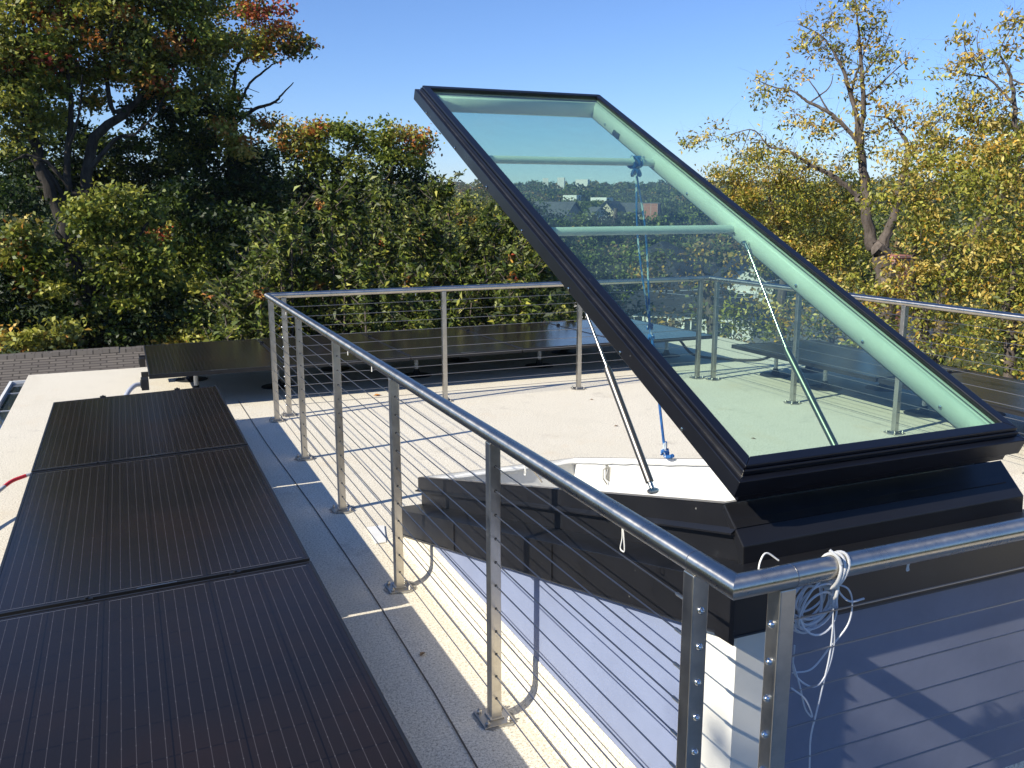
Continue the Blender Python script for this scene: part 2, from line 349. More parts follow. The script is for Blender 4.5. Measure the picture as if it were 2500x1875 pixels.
m = MB(); m.box((-8.9, y0+.1, -7.4), (.2, 2*y1-y0-.1, -1.2)); m.build('wall', M['grey'], sr)
cg = empty('glazed_canopy', (-3, 9.5, -.7), 'low glazed skylight with white frame beside the left edge of the deck', 'skylight')
m = MB(); cx0, cx1, cy0, cy1, cz = -3.9, -2.24, 5.2, 11.0, -.3
cx0 = -2.50
cx0, cx1 = -2.50, -2.20
m = MB()
m.box((cx0-.03, cy0, cz-.05), (cx0, cy1, cz)); m.box((cx0-.03, cy1, cz-.05), (cx1, cy1+.03, cz)); m.build('frame', M['white'], cg)
m = MB(); m.box((cx0+.002, cy0, cz-.05), (cx1, cy1-.002, cz-.035)); m.build('glass_pane', M['wglass'], cg)
for yy in (9.35, 10.35):
    m = MB(); m.box((cx0+.002, yy, cz-.034), (cx1, yy+.02, cz-.028)); m.build('glazing_bar', M['pvc'], cg)
m = MB(); m.box((cx0-.04, cy0, -1.3), (cx1, cy1+.03, cz-.055)); m.build('curb', M['white'], cg)

# ------------------------------------------------------------------ cable railing
RH = 1.07; RR = .0262; PW = .021
W_, L_ = 4.575, 6.522
rl = empty('cable_railing', (0, 0, 0), 'stainless steel railing with round handrail, square posts and horizontal cables round the deck', 'railing')
def hand(a, b, nm='handrail'):
    a, b = np.array(a, float), np.array(b, float); m = MB(); n = 28; t = nrm(b-a)
    m.tube([a, b], RR, n); return m
c4 = [(0, 0, RH), (0, L_, RH), (W_, L_, RH), (W_, 0, RH)]
def mitred(a, b, prev, nxt):
    # tube from a to b whose ends are cut on the mitre planes
    a, b, prev, nxt = [np.array(q, float) for q in (a, b, prev, nxt)]
    t = nrm(b-a); n = 32; u = np.array([0, 0, 1.]); v = np.cross(t, u); m = MB(); vs = []
    for P, other in ((a, prev), (b, nxt)):
        d = nrm(nrm(b-a)-nrm(other-P)) if P is b else nrm(nrm(other-P)-nrm(b-a))
        nn = nrm(nrm(a-P if P is b else b-P)-nrm(other-P))      # mitre plane normal
        for k in range(n):
            q = P+RR*(math.cos(2*math.pi*k/n)*u+math.sin(2*math.pi*k/n)*v)
            s_ = -((q-P)@nn)/(t@nn); vs.append(q+s_*t)
    m.add(vs, [(k, (k+1) % n, n+(k+1) % n, n+k) for k in range(n)]); return m
for i in range(4):
    a, b = c4[i], c4[(i+1) % 4]; m = mitred(a, b, c4[i-1], c4[(i+2) % 4])
    ln = np.linalg.norm(np.array(b)-a); t = nrm(np.array(b)-a)
    for s_ in ([.145, 3.25, ln-.15] if i == 0 else [.145, 3.1, ln-.15] if i == 1 else [.15, 3.2, ln-.145]):
        m.tube([np.array(a)+t*s_-t*.0012, np.array(a)+t*s_+t*.0012], RR+.0007, 32, True, 1)
    m.build('handrail', [M['raily' if i % 2 == 0 else 'railx'], M['cable']], rl, smooth=True)
ZC = [.091+.0875*k for k in range(11)]
post_pts = {0: [(0, y) for y in (.139, 1.347, 2.588, 3.833, 5.071, 6.359)], 1: [(x, L_) for x in (.133, 1.6, 3.031, 4.468)], 2: [(W_, y) for y in (6.381, 5.125, 3.89, 2.63, 1.39, .14)], 3: [(x, 0) for x in (4.43, 3.0, 1.56, .123)]}
dirs = {0: (0, 1), 1: (1, 0), 2: (0, -1), 3: (-1, 0)}
FIT = {True: MB(), False: MB()}
for sde in range(4):
    P = post_pts[sde]; d = dirs[sde]
    for i, (x, y) in enumerate(P):
        m = MB(); m.box((x-PW, y-PW, .008), (x+PW, y+PW, RH-RR+.006)); po = m.build('post', M['post'], rl, bevel=.003)
        m = MB(); a = random.uniform(-.05, .05); m.box((x-.06, y-.06, .001), (x+.06, y+.06, .009)); m.box((x-.028, y-.028, .009), (x+.028, y+.028, .016))
        for sx in (-1, 1):
            for sy in (-1, 1): m.lathe((x+sx*.043, y+sy*.043, .009), (0, 0, 1), [(0, .010), (.008, .010), (.010, .006), (.018, .006)], 6)
        m.build('base_plate', M['post'], po, bevel=.0015)
        # weathered sealant round the base
        m = MB(); n = 18; m.add([(x+(.066+.022*random.random())*math.cos(2*math.pi*k/n)*1.0, y+(.066+.022*random.random())*math.sin(2*math.pi*k/n), .003) for k in range(n)], [tuple(range(n))]); m.build('sealant', M['sealant'], po)
        end = i in (0, len(P)-1); near = (sde == 0 and i < 3) or (sde == 3 and i == 3)
        for z in ZC:
            ax = np.array([d[0], d[1], 0.]); s_ = (-1 if i == 0 else 1) if end else (-1 if sde in (0, 1) else 1)
            h = MB() if near else FIT[end]
            if end: h.lathe(np.array([x, y, z])+ax*s_*PW, ax*s_, [(0, .0095), (.002, .0095), (.004, .0085), (.008, .006), (.0105, .0025), (.011, .0005)], 12)
            else: h.lathe(np.array([x, y, z])+ax*s_*(PW-.001), ax*s_, [(0, .0055), (.0016, .0055), (.0018, .004)], 8)
            if near: h.build('cable_fitting', M['dome'] if end else M['hole'], po, smooth=True)
    a, b = P[0], P[-1]
    for z in ZC:
        m = MB(); m.tube([(a[0], a[1], z), (b[0], b[1], z)], .0024, 6)
        t = nrm(np.array([b[0]-a[0], b[1]-a[1], 0])); A = np.array([a[0], a[1], z]); 
        m.lathe(A+t*PW, t, [(0, .0045), (.05, .0045), (.055, .003)], 8)
        m.build('cable', M['cable'], rl, smooth=True)

for k_, nm_ in ((True, 'dome'), (False, 'hole')): tag(FIT[k_].build('cable_fitting', M[nm_], rl, smooth=True), kind='stuff')

# ------------------------------------------------------------------ skylight with open lid
sk = empty('roof_skylight', (.73, 1.7, 0), 'black flashed skylight on a sloping white and blue curb with its glass lid propped open', 'skylight')
SL = .26
zf = lambda y: .25+SL*(2.99-y)            # top of fascia
zc = lambda y: zf(y)+.166                 # top of inner curb
FX0, FX1, FY0, FY1 = .14, 1.36, .175, 3.21
WX0, WX1, WY0, WY1 = .185, 1.315, .22, 3.17
CX0, CX1, CY0, CY1 = .262, 1.232, .305, 3.09
IX0, IX1, IY0, IY1 = .29, 1.204, .43, 3.06
def walls():
    m = MB()      # pale blue wall faces (closed box ring, top under the fascia)
    t = .03
    def wall(x0, y0, x1, y1):
        m.hexa([(x0, y0, -.1), (x1, y0, -.1), (x1, y1, -.1), (x0, y1, -.1), (x0, y0, zf(y0)-.06), (x1, y0, zf(y0)-.06), (x1, y1, zf(y1)-.06), (x0, y1, zf(y1)-.06)])
    wall(WX0, WY0, WX0+t, WY1); wall(WX1-t, WY0, WX1, WY1); wall(WX0+t+.0005, WY0, WX1-t-.0005, WY0+t); wall(WX0+t+.0005, WY1-t, WX1-t-.0005, WY1)
    m.build('curb_wall', M['blue'], sk)
    m = MB(); e = .003; xa, xb, yb = WX0-e, WX0, WY0+.13
    m.hexa([(xa, WY0-e, .183), (xb, WY0-e, .183), (xb, yb, .183), (xa, yb, .183), (xa, WY0-e, zf(WY0)-.15), (xb, WY0-e, zf(WY0)-.15), (xb, yb, zf(yb)-.15), (xa, yb, zf(yb)-.15)])
    m.build('corner_trim', M['trim'], sk)
    m = MB(); m.box((WX0+.0002, WY0-e, .183), (WX0+.085, WY0-.0002, zf(WY0)-.15)); m.build('corner_trim', M['trim'], sk)
    m = MB(); m.box((WX0+.0855, WY0-.0015, .183), (WX1, WY0-.0002, zf(WY0)-.10)); m.build('front_wall_panel', M['navy'], sk)
walls()
def fascia():
    m = MB(); h = .137
    # outline of the fascia: outer skin, ledge back to the inner curb, soffit
    def corner(x, y, z): return (x, y, z)
    O = [(FX0, FY0), (FX1, FY0), (FX1, FY1), (FX0, FY1)]; I = [(CX0+.012, CY0+.012), (CX1-.012, CY0+.012), (CX1-.012, CY1-.012), (CX0+.012, CY1-.012)]
    Wl = [(WX0+.01, WY0+.01), (WX1-.01, WY0+.01), (WX1-.01, WY1-.01), (WX0+.01, WY1-.01)]
    rings = [(Wl, -h+.012), (O, -h), (O, 0), (I, .012)]
    for pts, dz in rings:
        for x, y in pts: m.v.append((x, y, zf(y)+dz))
    for i in range(3):
        for k in range(4): l = (k+1) % 4; m.f.append((i*4+k, i*4+l, (i+1)*4+l, (i+1)*4+k)); m.m.append(0)
    o = m.build('fascia', M['black'], sk); 
    sd_ = o.modifiers.new('so', 'SOLIDIFY'); sd_.thickness = .002; sd_.offset = -1
    bv = o.modifiers.new('bv', 'BEVEL'); bv.width = .003; bv.segments = 2
    # hemmed drip edge along the bottom, joint covers, screws
    m = MB()
    for (x0, yA), (x1, yB) in zip(O, O[1:]+O[:1]):
        a = np.array([x0, yA, zf(yA)-h]); b = np.array([x1, yB, zf(yB)-h]); m.tube([a, b], .0035, 8)
    m.build('drip_edge', M['black'], sk, smooth=True)
    for y in (1.2, 2.2):
        m = MB(); m.hexa([(FX0-.003, y-.04, zf(y-.04)-h+.002), (FX0-.0005, y-.04, zf(y-.04)-h+.002), (FX0-.0005, y+.04, zf(y+.04)-h+.002), (FX0-.003, y+.04, zf(y+.04)-h+.002), (FX0-.003, y-.04, zf(y-.04)-.004), (FX0-.0005, y-.04, zf(y-.04)-.004), (FX0-.0005, y+.04, zf(y+.04)-.004), (FX0-.003, y+.04, zf(y+.04)-.004)]); m.build('joint_cover', M['black'], sk)
    m = MB()
    m.hexa([(FX0-.004, FY0-.003, zf(FY0)-h-.02), (FX0-.0006, FY0-.003, zf(FY0)-h-.02), (FX0-.0006, FY0+.07, zf(FY0+.07)-h-.006), (FX0-.004, FY0+.07, zf(FY0+.07)-h-.006), (FX0-.004, FY0-.003, zf(FY0)+.004), (FX0-.0006, FY0-.003, zf(FY0)+.004), (FX0-.0006, FY0+.07, zf(FY0+.07)-.01), (FX0-.004, FY0+.07, zf(FY0+.07)-.01)])
    m.build('joint_cover', M['black'], sk)
fascia()
def inner_curb():
    m = MB()
    def ringv(x0, x1, y0, y1, dz): return [(x0, y0, zc(y0)+dz), (x1, y0, zc(y0)+dz), (x1, y1, zc(y1)+dz), (x0, y1, zc(y1)+dz)]
    e = .014
    yn = .40      # the rim of the near side sits further back than the flashing below it
    rings = [ringv(CX0+e, CX1-e, .33, CY1-e, -.155), ringv(CX0+e, CX1-e, .33, CY1-e, -.083), ringv(CX0-.014, CX1+.014, .345, CY1+.014, -.079), ringv(CX0-.014, CX1+.014, .345, CY1+.014, -.074), ringv(CX0, CX1, CY0+.012, CY1, -.066), ringv(CX0, CX1, yn, CY1, -.001)]
    rings[4] = [(CX0, .34, zc(.34)-.062), (CX1, .34, zc(.34)-.062), (CX1, CY1, zc(CY1)-.066), (CX0, CY1, zc(CY1)-.066)]
    for r_ in rings: m.v += r_
    for i in range(len(rings)-1):
        for k in range(4): l = (k+1) % 4; m.f.append((i*4+k, i*4+l, (i+1)*4+l, (i+1)*4+k)); m.m.append(0)
    o = m.build('upper_curb', M['black'], sk); sd_ = o.modifiers.new('so', 'SOLIDIFY'); sd_.thickness = .002; sd_.offset = -1
    m = MB(); a0, b0 = CX0-.003, 1.272
    m.prism([(a0, .394, 1.092), (a0, .307, 1.006), (a0, .302, .90), (a0, .325, .90), (a0, .328, .99), (a0, .402, 1.072)], (b0-a0, 0, 0)); m.build('front_flashing', M['black'], sk, bevel=.003)
    m = MB()      # weathered top rim
    ys, ye = yn, CY1
    out = ringv(CX0, CX1, ys, ye, 0); inn = ringv(IX0, IX1, IY0, IY1, 0)
    for q in out+inn: m.v.append((q[0], q[1], q[2]+.001))
    for k in range(4): l = (k+1) % 4; m.f.append((k, l, 4+l, 4+k)); m.m.append(0)
    m.build('rim', M['rim'], sk)
    # white interior shaft
    m = MB(); zb = -1.6
    for (xa, ya), (xb, yb) in (((IX0, IY0), (IX1, IY0)), ((IX1, IY0), (IX1, IY1)), ((IX1, IY1), (IX0, IY1)), ((IX0, IY1), (IX0, IY0))):
        m.add([(xa, ya, zb), (xb, yb, zb), (xb, yb, zc(yb)+.001), (xa, ya, zc(ya)+.001)], [(0, 1, 2, 3)])
    m.build('interior_lining', M['white'], sk)
    m = MB(); m.add([(IX0, IY0, zb), (IX1, IY0, zb), (IX1, IY1, zb), (IX0, IY1, zb)], [(0, 1, 2, 3)]); m.build('shaft_floor', M['floor'], sk)
    # bulky weather seal running round under the rim inside
    m = MB(); pts = []
    rr_ = random.Random(3)
    for k in range(41):
        y = IY1-(IY1-IY0)*k/40; pts.append((IX1-.006, y, zc(y)-.022+rr_.uniform(-.003, .003)))
    m.tube(pts, .009, 8)
    m.tube([(IX0+(IX1-IX0)*k/16, IY1-.010, zc(IY1)-.022+rr_.uniform(-.004, .004)) for k in range(17)], [.012+rr_.uniform(-.003, .004) for k in range(17)], 8)
    m.build('weather_seal', M['white'], sk, smooth=True)
    # latch plate on the right lining
    m = MB(); ym, zm = 2.655, .425
    m.hexa([(IX1-.006, ym-.016, zm-.045), (IX1-.0005, ym-.016, zm-.045), (IX1-.0005, ym+.028, zm-.045), (IX1-.006, ym+.028, zm-.045), (IX1-.006, ym-.02, zm+.035), (IX1-.0005, ym-.02, zm+.035), (IX1-.0005, ym+.03, zm+.035), (IX1-.006, ym+.03, zm+.035)])
    m.tube([(IX1-.008, ym+.018, zm+.02), (IX1-.03, ym+.01, zm+.015), (IX1-.034, ym+.002, zm-.03), (IX1-.012, ym-.006, zm-.065)], .004, 8)
    m.tube([(IX1-.008, ym-.004, zm+.02), (IX1-.02, ym-.006, zm-.01), (IX1-.012, ym-.008, zm-.04)], .003, 8)
    m.build('latch', M['hook'], sk)
inner_curb()

LA = R(25)
LO = np.array([.22, .314, 1.145]); LU = np.array([1., 0, 0]); LV = np.array([0, math.cos(LA), math.sin(LA)]); LW = np.array([0, -math.sin(LA), math.cos(LA)])
LP = lambda u, v, w_: LO+LU*u+LV*v+LW*w_
LWd, LLn = 1.005, 2.835
def lbox(m, u0, u1, v0, v1, w0, w1, mi=0):
    return m.hexa([LP(u0, v0, w0), LP(u1, v0, w0), LP(u1, v1, w0), LP(u0, v1, w0), LP(u0, v0, w1), LP(u1, v0, w1), LP(u1, v1, w1), LP(u0, v1, w1)], mi)
def lid():
    m = MB()
    def frame(m, u0, u1, v0, v1, t, w0, w1, mi=0):
        # mitred frame ring
        o = [(u0, v0), (u1, v0), (u1, v1), (u0, v1)]; i = [(u0+t, v0+t), (u1-t, v0+t), (u1-t, v1-t), (u0+t, v1-t)]
        for k in range(4):
            l = (k+1) % 4
            m.hexa([LP(*o[k], w0), LP(*o[l], w0), LP(*i[l], w0), LP(*i[k], w0), LP(*o[k], w1), LP(*o[l], w1), LP(*i[l], w1), LP(*i[k], w1)], mi)
    frame(m, 0, LWd, -.01, LLn, .024, 0, .050)
    fr = m.build('lid_frame', M['frame'], sk, bevel=.002)
    m = MB(); frame(m, .020, LWd-.020, .010, LLn-.022, .030, .0505, .066); frame(m, .026, LWd-.026, .016, LLn-.028, .032, .066, .078)
    m.build('glazing_cap', M['frame'], fr, bevel=.003)
    # thin bright joint between frame and cap
    m = MB(); lbox(m, .0145, .0195, .005, LLn-.02, .0505, .053); m.build('joint_strip', M['post'], fr)
    m = MB(); lbox(m, .035, LWd-.035, .03, LLn-.045, .058, .065); m.build('glass_pane', M['glass'], fr)
    # white painted lining under the glass: side members with an inner lip
    m = MB()
    t0, t1 = .026, .080
    o = [(t0, t0), (LWd-t0, t0), (LWd-t0, LLn-t0), (t0, LLn-t0)]
    prof = [(.050, .048), (.062, .046), (.070, .036), (.074, .028), (.074, -.026), (.030, -.026)]
    for t, w_ in prof:
        for u, v in ((t, t), (LWd-t, t), (LWd-t, LLn-t-.012), (t, LLn-t-.012)): m.v.append(tuple(LP(u, v, w_)))
    for i in range(len(prof)-1):
        for k in range(4): l = (k+1) % 4; m.f.append((i*4+k, i*4+l, (i+1)*4+l, (i+1)*4+k)); m.m.append(0)
    ln = m.build('lid_lining', M['white'], fr, smooth=True); s_ = ln.modifiers.new('so', 'SOLIDIFY'); s_.thickness = .003; s_.offset = -1
    m = MB(); frame(m, .028, LWd-.028, .02, LLn-.03, .024, .0502, .0565); m.build('glazing_gasket', M['seal'], fr)
    for v in (1.425, 2.10):
        m = MB(); m.tube([LP(.0745, v, .004), LP(LWd-.0745, v, .004)], .0165, 20); m.build('cross_bar', M['white'], fr, smooth=True)
    # screws
    def screw(p_, d_, r_=.0055):
        m = MB(); m.lathe(p_, d_, [(0, r_), (.003, r_), (.004, r_*.5)], 8); m.build('screw', M['dome'], fr, smooth=True)
    for v in (.25, .62, 1.0, 1.42, 1.8, 2.2, 2.62): screw(LP(-.0005, v, .012), -LU); screw(LP(LWd-.0745, v-.02, -.004), -LU, .007)
    # striker plate on the right lining near the top
    m = MB(); lbox(m, LWd-.082, LWd-.0745, 2.44, 2.50, -.018, .006); m.lathe(LP(LWd-.082, 2.485, -.006), -LU, [(0, .006), (.008, .006)], 8); m.build('striker_plate', M['hole'], fr)
    # hinge cover under the low edge
    m = MB(); lbox(m, .03, LWd-.03, .004, .05, -.03, -.001); m.build('hinge_rail', M['frame'], fr)
lid()
def strut(bot, mid, top, label):
    s = empty('gas_strut', tuple(bot)); s.parent = sk; s.location = Vector(bot)-sk.location
    s['label'] = label
    bot, mid, top = map(lambda q: np.array(q, float), (bot, mid, top)); d = nrm(top-bot)
    m = MB(); m.tube([bot+d*.03, mid], .013, 18); m.tube([mid, mid+d*.010], .010, 16); m.build('tube', M['strut'], s, smooth=True)
    m = MB(); m.tube([mid+d*.008, top-d*.02], .0052, 12); m.build('rod', M['chrome'], s, smooth=True)
    m = MB()
    for p_, sg in ((bot, 1), (top, -1)):
        m.tube([p_, p_+d*sg*.035], .008, 10); m.lathe(p_-LU*.018, LU, [(0, .006), (.01, .010), (.026, .010), (.036, .006)], 10)
    m.build('end_fitting', M['dome'], s, smooth=True)
strut((.325, .835, .985), (.315, 1.115, 1.318), (.305, 1.44, 1.655+.04), 'left gas strut standing free beside the raised glass lid')
strut((1.135, .86, .93), (1.135, 1.215, 1.314), (1.135, 1.495, 1.70), 'right gas strut seen through the glass of the lid')

# ------------------------------------------------------------------ ropes and cords
def curve_pts(P, n=8):
    P = [np.array(q, float) for q in P]; out = []
    for i in range(len(P)-1):
        p0 = P[i-1] if i else 2*P[0]-P[1]; p1, p2 = P[i], P[i+1]; p3 = P[i+2] if i+2 < len(P) else 2*P[-1]-P[-2]
        for k in range(n):
            t = k/n; out.append(.5*((2*p1)+(-p0+p2)*t+(2*p0-5*p1+4*p2-p3)*t*t+(-p0+3*p1-3*p2+p3)*t**3))
    return out+[P[-1]]
bar = LP(.84, 2.10, .004)
ro = empty('blue_rope', tuple(bar), 'blue and white braided rope knotted on the upper cross bar of the open lid', 'rope')
m = MB()
for s_ in range(3):
    du = -.02+.02*s_; m.tube([bar+LU*(du+.008*math.sin(a*2+s_))+.0225*(math.cos(a)*np.array([0, 1, 0])+math.sin(a)*np.array([0, 0, 1])) for a in np.linspace(0, 2*math.pi, 15)[:-1]], .008, 8, closed=True)
kn = bar+np.array([0, -.005, -.045])
for q in range(3):
    aa = random.uniform(0, 3); m.tube([kn+.016*np.array([math.cos(a+aa), math.sin(a)*.7, math.sin(2*a+aa)*.8]) for a in np.linspace(0, 2*math.pi, 13)[:-1]], .0085, 8, closed=True)
m.build('knot', M['rope'], ro, smooth=True)
end = np.array([1.192, 2.10, .665+.02])
j1 = bar*.46+end*.54+np.array([0, 0, -.02]); j1[0] -= .01
m = MB(); m.tube(curve_pts([kn, kn*.55+j1*.45+np.array([-.022, 0, 0]), j1], 10), .0048, 8); m.tube(curve_pts([kn, kn*.6+j1*.4+np.array([.022, 0, 0]), j1], 10), .0048, 8)
j2 = j1*.45+end*.55+np.array([.004, 0, -.01]); m.tube(curve_pts([j1, j1*.5+j2*.5+np.array([.008, 0, 0]), j2, end], 10), .0066, 8)
for c_, s_ in ((j1, .011), (j1+(j2-j1)*.14, .010), (j2, .009)):
    for q in range(2): m.tube([c_+s_*np.array([math.cos(a), math.sin(a), .9*math.sin(2*a+q)]) for a in np.linspace(0, 2*math.pi, 11)[:-1]], .007, 8, closed=True)
m.build('line', M['rope'], ro, smooth=True)
m = MB(); m.tube(curve_pts([end+[0, 0, .05], end, end+[.0, -.01, -.02], end+[-.01, -.05, -.012], end+[-.012, -.085, .004]], 6), .010, 8)
for q in range(2): m.tube([end+.015*np.array([math.cos(a), math.sin(a), .8*math.sin(2*a+q)]) for a in np.linspace(0, 2*math.pi, 11)[:-1]], .0075, 8, closed=True)
m.build('end_knot', M['rope'], ro, smooth=True)

def ringpts(c, r1, r2, n=22, ph=0., tilt=(0, 0), j=.0):
    out = []
    for k in range(n):
        a = 2*math.pi*k/n+ph; out.append(np.array(c)+np.array([r1*math.cos(a)+random.uniform(-j, j), tilt[0]*math.cos(a)+tilt[1]*math.sin(a)+random.uniform(-j, j), r2*math.sin(a)+random.uniform(-j, j)]))
    return out
wc = empty('wire_coil', (.25, 0, 1.0), 'tangled coil of thin grey-white wire hung from the front handrail near the corner', 'wire coil')
m = MB(); random.seed(11)
for k in range(14):
    c_ = (.222+random.uniform(-.018, .02), .02+random.uniform(-.02, .02), .985+random.uniform(-.012, .008))
    rx, rz = .055+random.uniform(-.015, .02), .055+random.uniform(-.012, .016); th = random.uniform(-.6, .6)
    P = ringpts((0, 0, 0), rx, rz, 26, random.random()*6, (random.uniform(-.02, .02), random.uniform(-.02, .02)))
    P = [np.array(c_)+np.array([q[0]*math.cos(th)-q[2]*math.sin(th), q[1], q[0]*math.sin(th)+q[2]*math.cos(th)]) for q in P]
    m.tube(P, .0026, 6, closed=True)
m.build('loops', M['wire'], wc, smooth=True)
m = MB()
m.tube(curve_pts([(.27, 0, 1.03), (.30, -.01, 1.015), (.325, 0, .97), (.315, 0, .92), (.27, .005, .87), (.22, 0, .835), (.175, .01, .83)], 8), .0021, 6)
m.tube(curve_pts([(.268, 0, 1.03), (.272, 0, .95), (.28, 0, .88), (.262, 0, .81), (.225, 0, .79), (.18, .01, .83), (.172, .005, .9)], 8), .0021, 6)
m.tube(curve_pts([(.262, 0, 1.03), (.272, 0, .95), (.27, 0, .86), (.255, 0, .78), (.243, 0, .72), (.232, 0, .66), (.235, 0, .58), (.24, 0, .4)], 8), .0021, 6)
m.tube(curve_pts([(.17, .005, .86), (.19, 0, .80), (.21, 0, .74), (.232, 0, .715), (.20, -.01, .77), (.155, -.01, .81)], 8), .0021, 6)
m.tube(curve_pts([(.272, 0, 1.03), (.29, 0, 1.0), (.31, -.01, .984), (.348, -.01, .984)], 6), .0024, 6)
m.build('loose_strands', M['wire'], wc, smooth=True)
m = MB()
for k, dx in enumerate((0, .009, .018)):
    m.tube([np.array([.252+dx+.015*math.sin(a)*(.6+.3*k), 0, RH-.002])+(RR+.004)*1.04*np.array([0, math.cos(a), math.sin(a)])+np.array([0, 0, -.012*max(0, -math.sin(a))]) for a in np.linspace(0, 2*math.pi, 25)[:-1]], .0036, 8, closed=True)
m.tube(curve_pts([(.252, -.033, 1.09), (.245, -.03, 1.105), (.236, -.012, 1.118)], 6), .0036, 8)
m.tube(curve_pts([(.262, -.018, 1.032), (.256, -.02, 1.012), (.262, -.01, 1.0)], 6), .0036, 8)
m.build('cord_wrap', M['cord'], wc, smooth=True)
m = MB(); m.tube(curve_pts([(.135, .03, 1.095), (.105, .035, 1.115), (.085, .03, 1.10), (.08, .028, 1.07)], 6), .002, 6)
m.build('cord_tail', M['cord'], wc, smooth=True)
twl = [((0, .462, 1.043), .06, 'white twine loop hanging under the near left handrail', 0), ((0, 1.075, 1.04), .03, 'frayed twine with a red end under the left handrail by the second post', 1), ((0, 2.99, 1.04), .025, 'small twine loop curling off the left handrail past the handrail joint', 0), ((0, 3.52, 1.04), .022, 'short twine end under the left handrail between the far posts', 0), ((0, 5.6, 1.03), .018, 'tiny twine knot near the far left corner of the handrail', 0), ((.485, 0, 1.043), .018, 'small twine ring hanging under the front handrail right of the wire coil', 0), ((1.33, L_, 1.04), .02, 'twine loop under the back handrail just left of the middle post', 0)]
for (x, y, z), s_, lb, rd in twl:
    t = empty('twine_loop', (x, y, z), lb, 'twine', 'twine loops left tied to the handrail')
    m = MB()
    ax = np.array([0, 1., 0]) if x == 0 else np.array([1., 0, 0])
    m.tube(curve_pts([(x, y, z), np.array([x, y, z-s_*.5])-ax*s_*.1, np.array([x, y, z-s_])-ax*s_*.16, np.array([x, y, z-s_*1.08]), np.array([x, y, z-s_])+ax*s_*.18, np.array([x, y, z-s_*.5])+ax*s_*.05, np.array([x, y, z])+ax*.004], 6), .0018, 6)
    m.build('loop', M['cord'], t, smooth=True)
    if rd:
        m = MB(); m.tube([(x+.012, y+.03, 1.045), (x+.012, y-.005, 1.035)], .004, 8); m.build('red_end', M['red'], t)
        m = MB(); m.tube(curve_pts([(x+.01, y-.01, 1.035), (x+.01, y-.05, 1.03), (x+.012, y-.10, 1.012)], 5), .0022, 6); m.build('frayed_end', M['rim'], t)

# ------------------------------------------------------------------ solar panels
PWd, PLn, PT = 1.21, 2.046, .04
def make_panel(label):
    t = empty('solar_panel', (0, 0, 0), label, 'solar panel')
    m = MB(); x, y = PWd/2, PLn/2; e = .011
    for a, b in (((-x, -y), (x, -y+e)), ((-x, y-e), (x, y)), ((-x, -y+e+.0004), (-x+e, y-e-.0004)), ((x-e, -y+e+.0004), (x, y-e-.0004))):
        m.box((a[0], a[1], -PT), (b[0], b[1], 0))
    m.build('frame', M['pframe'], t)
    m = MB(); m.box((-x+e+.0005, -y+e+.0005, -.008), (x-e-.0005, y-e-.0005, -.0022)); m.build('cell_sheet', M['solar'], t)
    m = MB(); m.box((-.075, -y+.002, .0003), (.075, -y+.010, .0012)); m.build('rating_strip', M['post'], t)
    return t
def make_clamp_bm(m, x, y, z): m.box((x-.022, y-.008, z-.03), (x+.022, y+.008, z+.003)); m.lathe((x, y, z+.003), (0, 0, 1), [(0, .007), (.006, .007)], 6)
p0 = make_panel('x'); first = [True]
def place_panel(x, y, z, tx, ty, label, group, sx=1.):
    if first[0]: o = p0; first[0] = False
    else: o = copy_tree(p0)
    o.location = (x, y, z); o.rotation_euler = (tx, ty, 0); o.scale = (sx, 1, 1); o['label'] = label; o['group'] = group; return o
GL, GF, GR = 'solar panels in the row left of the railing', 'solar panels in the row behind the back railing', 'solar panels in the row right of the railing'
lab = ['solar panel at the far end of the left row, with a reddish sheen', 'middle solar panel of the left row between two black gaps', 'nearest solar panel of the left row, filling the lower left of the view', 'solar panel behind the viewer at the near end of the left row']
for k in range(3):
    yc = 6.455-2.0775*(k+.5)+.0; place_panel(-1.0975, yc, .3175, 0, -math.atan2(.035, 1.25), lab[k], GL, 1.265/PWd*.985)
labf = ['leftmost solar panel of the back row, overhanging left of the railing corner', 'second solar panel from the left in the back row, behind the railing corner', 'third solar panel of the back row, left of the middle railing post', 'fourth solar panel of the back row, bright with sky reflection beside the lid', 'rightmost solar panel of the back row, seen through the raised glass']
for k in range(5):
    place_panel(-.385+1.222*k, 8.135, .335, -math.atan2(.03, 2.08), 0, labf[k], GF)
labr = ['far solar panel of the right row, seen through the glass lid', 'second solar panel from the far end of the right row, right of the lid', 'third solar panel from the far end of the right row at the edge of view', 'fourth solar panel of the right row beyond the edge of view']
for k in range(3):
    yc = 6.45-2.0775*(k+.5); place_panel(5.41, yc, .345, 0, math.atan2(.02, 1.15), labr[k], GR, 1.15/PWd)
def rack(name, label, rails, legs, clamps):
    t = empty('panel_rack', (legs[0][0], legs[0][1], 0), label, 'mounting rack', 'racks carrying the solar panels')
    for a, b in rails:
        m = MB(); a, b = np.array(a), np.array(b); d = nrm(b-a); s_ = np.cross(d, [0, 0, 1.])*.018; u = np.array([0, 0, .022])
        m.hexa([a-s_-u, b-s_-u, b+s_-u, a+s_-u, a-s_+u, b-s_+u, b+s_+u, a+s_+u]); m.build('rail', M['pframe'], t)
    for x, y, z in legs:
        m = MB(); m.tube([(x, y, .05), (x, y, z)], .021, 14); lg = m.build('leg', M['pwhite'], t, smooth=True)
        m = MB(); m.lathe((x, y, .002), (0, 0, 1), [(0, .17), (.004, .168), (.006, .07), (.02, .05), (.055, .030), (.075, .026)], 14); m.build('foot', M['rubber'], lg, smooth=True)
    for q in clamps: m = MB(); make_clamp_bm(m, *q); m.build('clamp', M['pframe'], t)
zt = lambda x: .3175+(x+1.0975)*.028
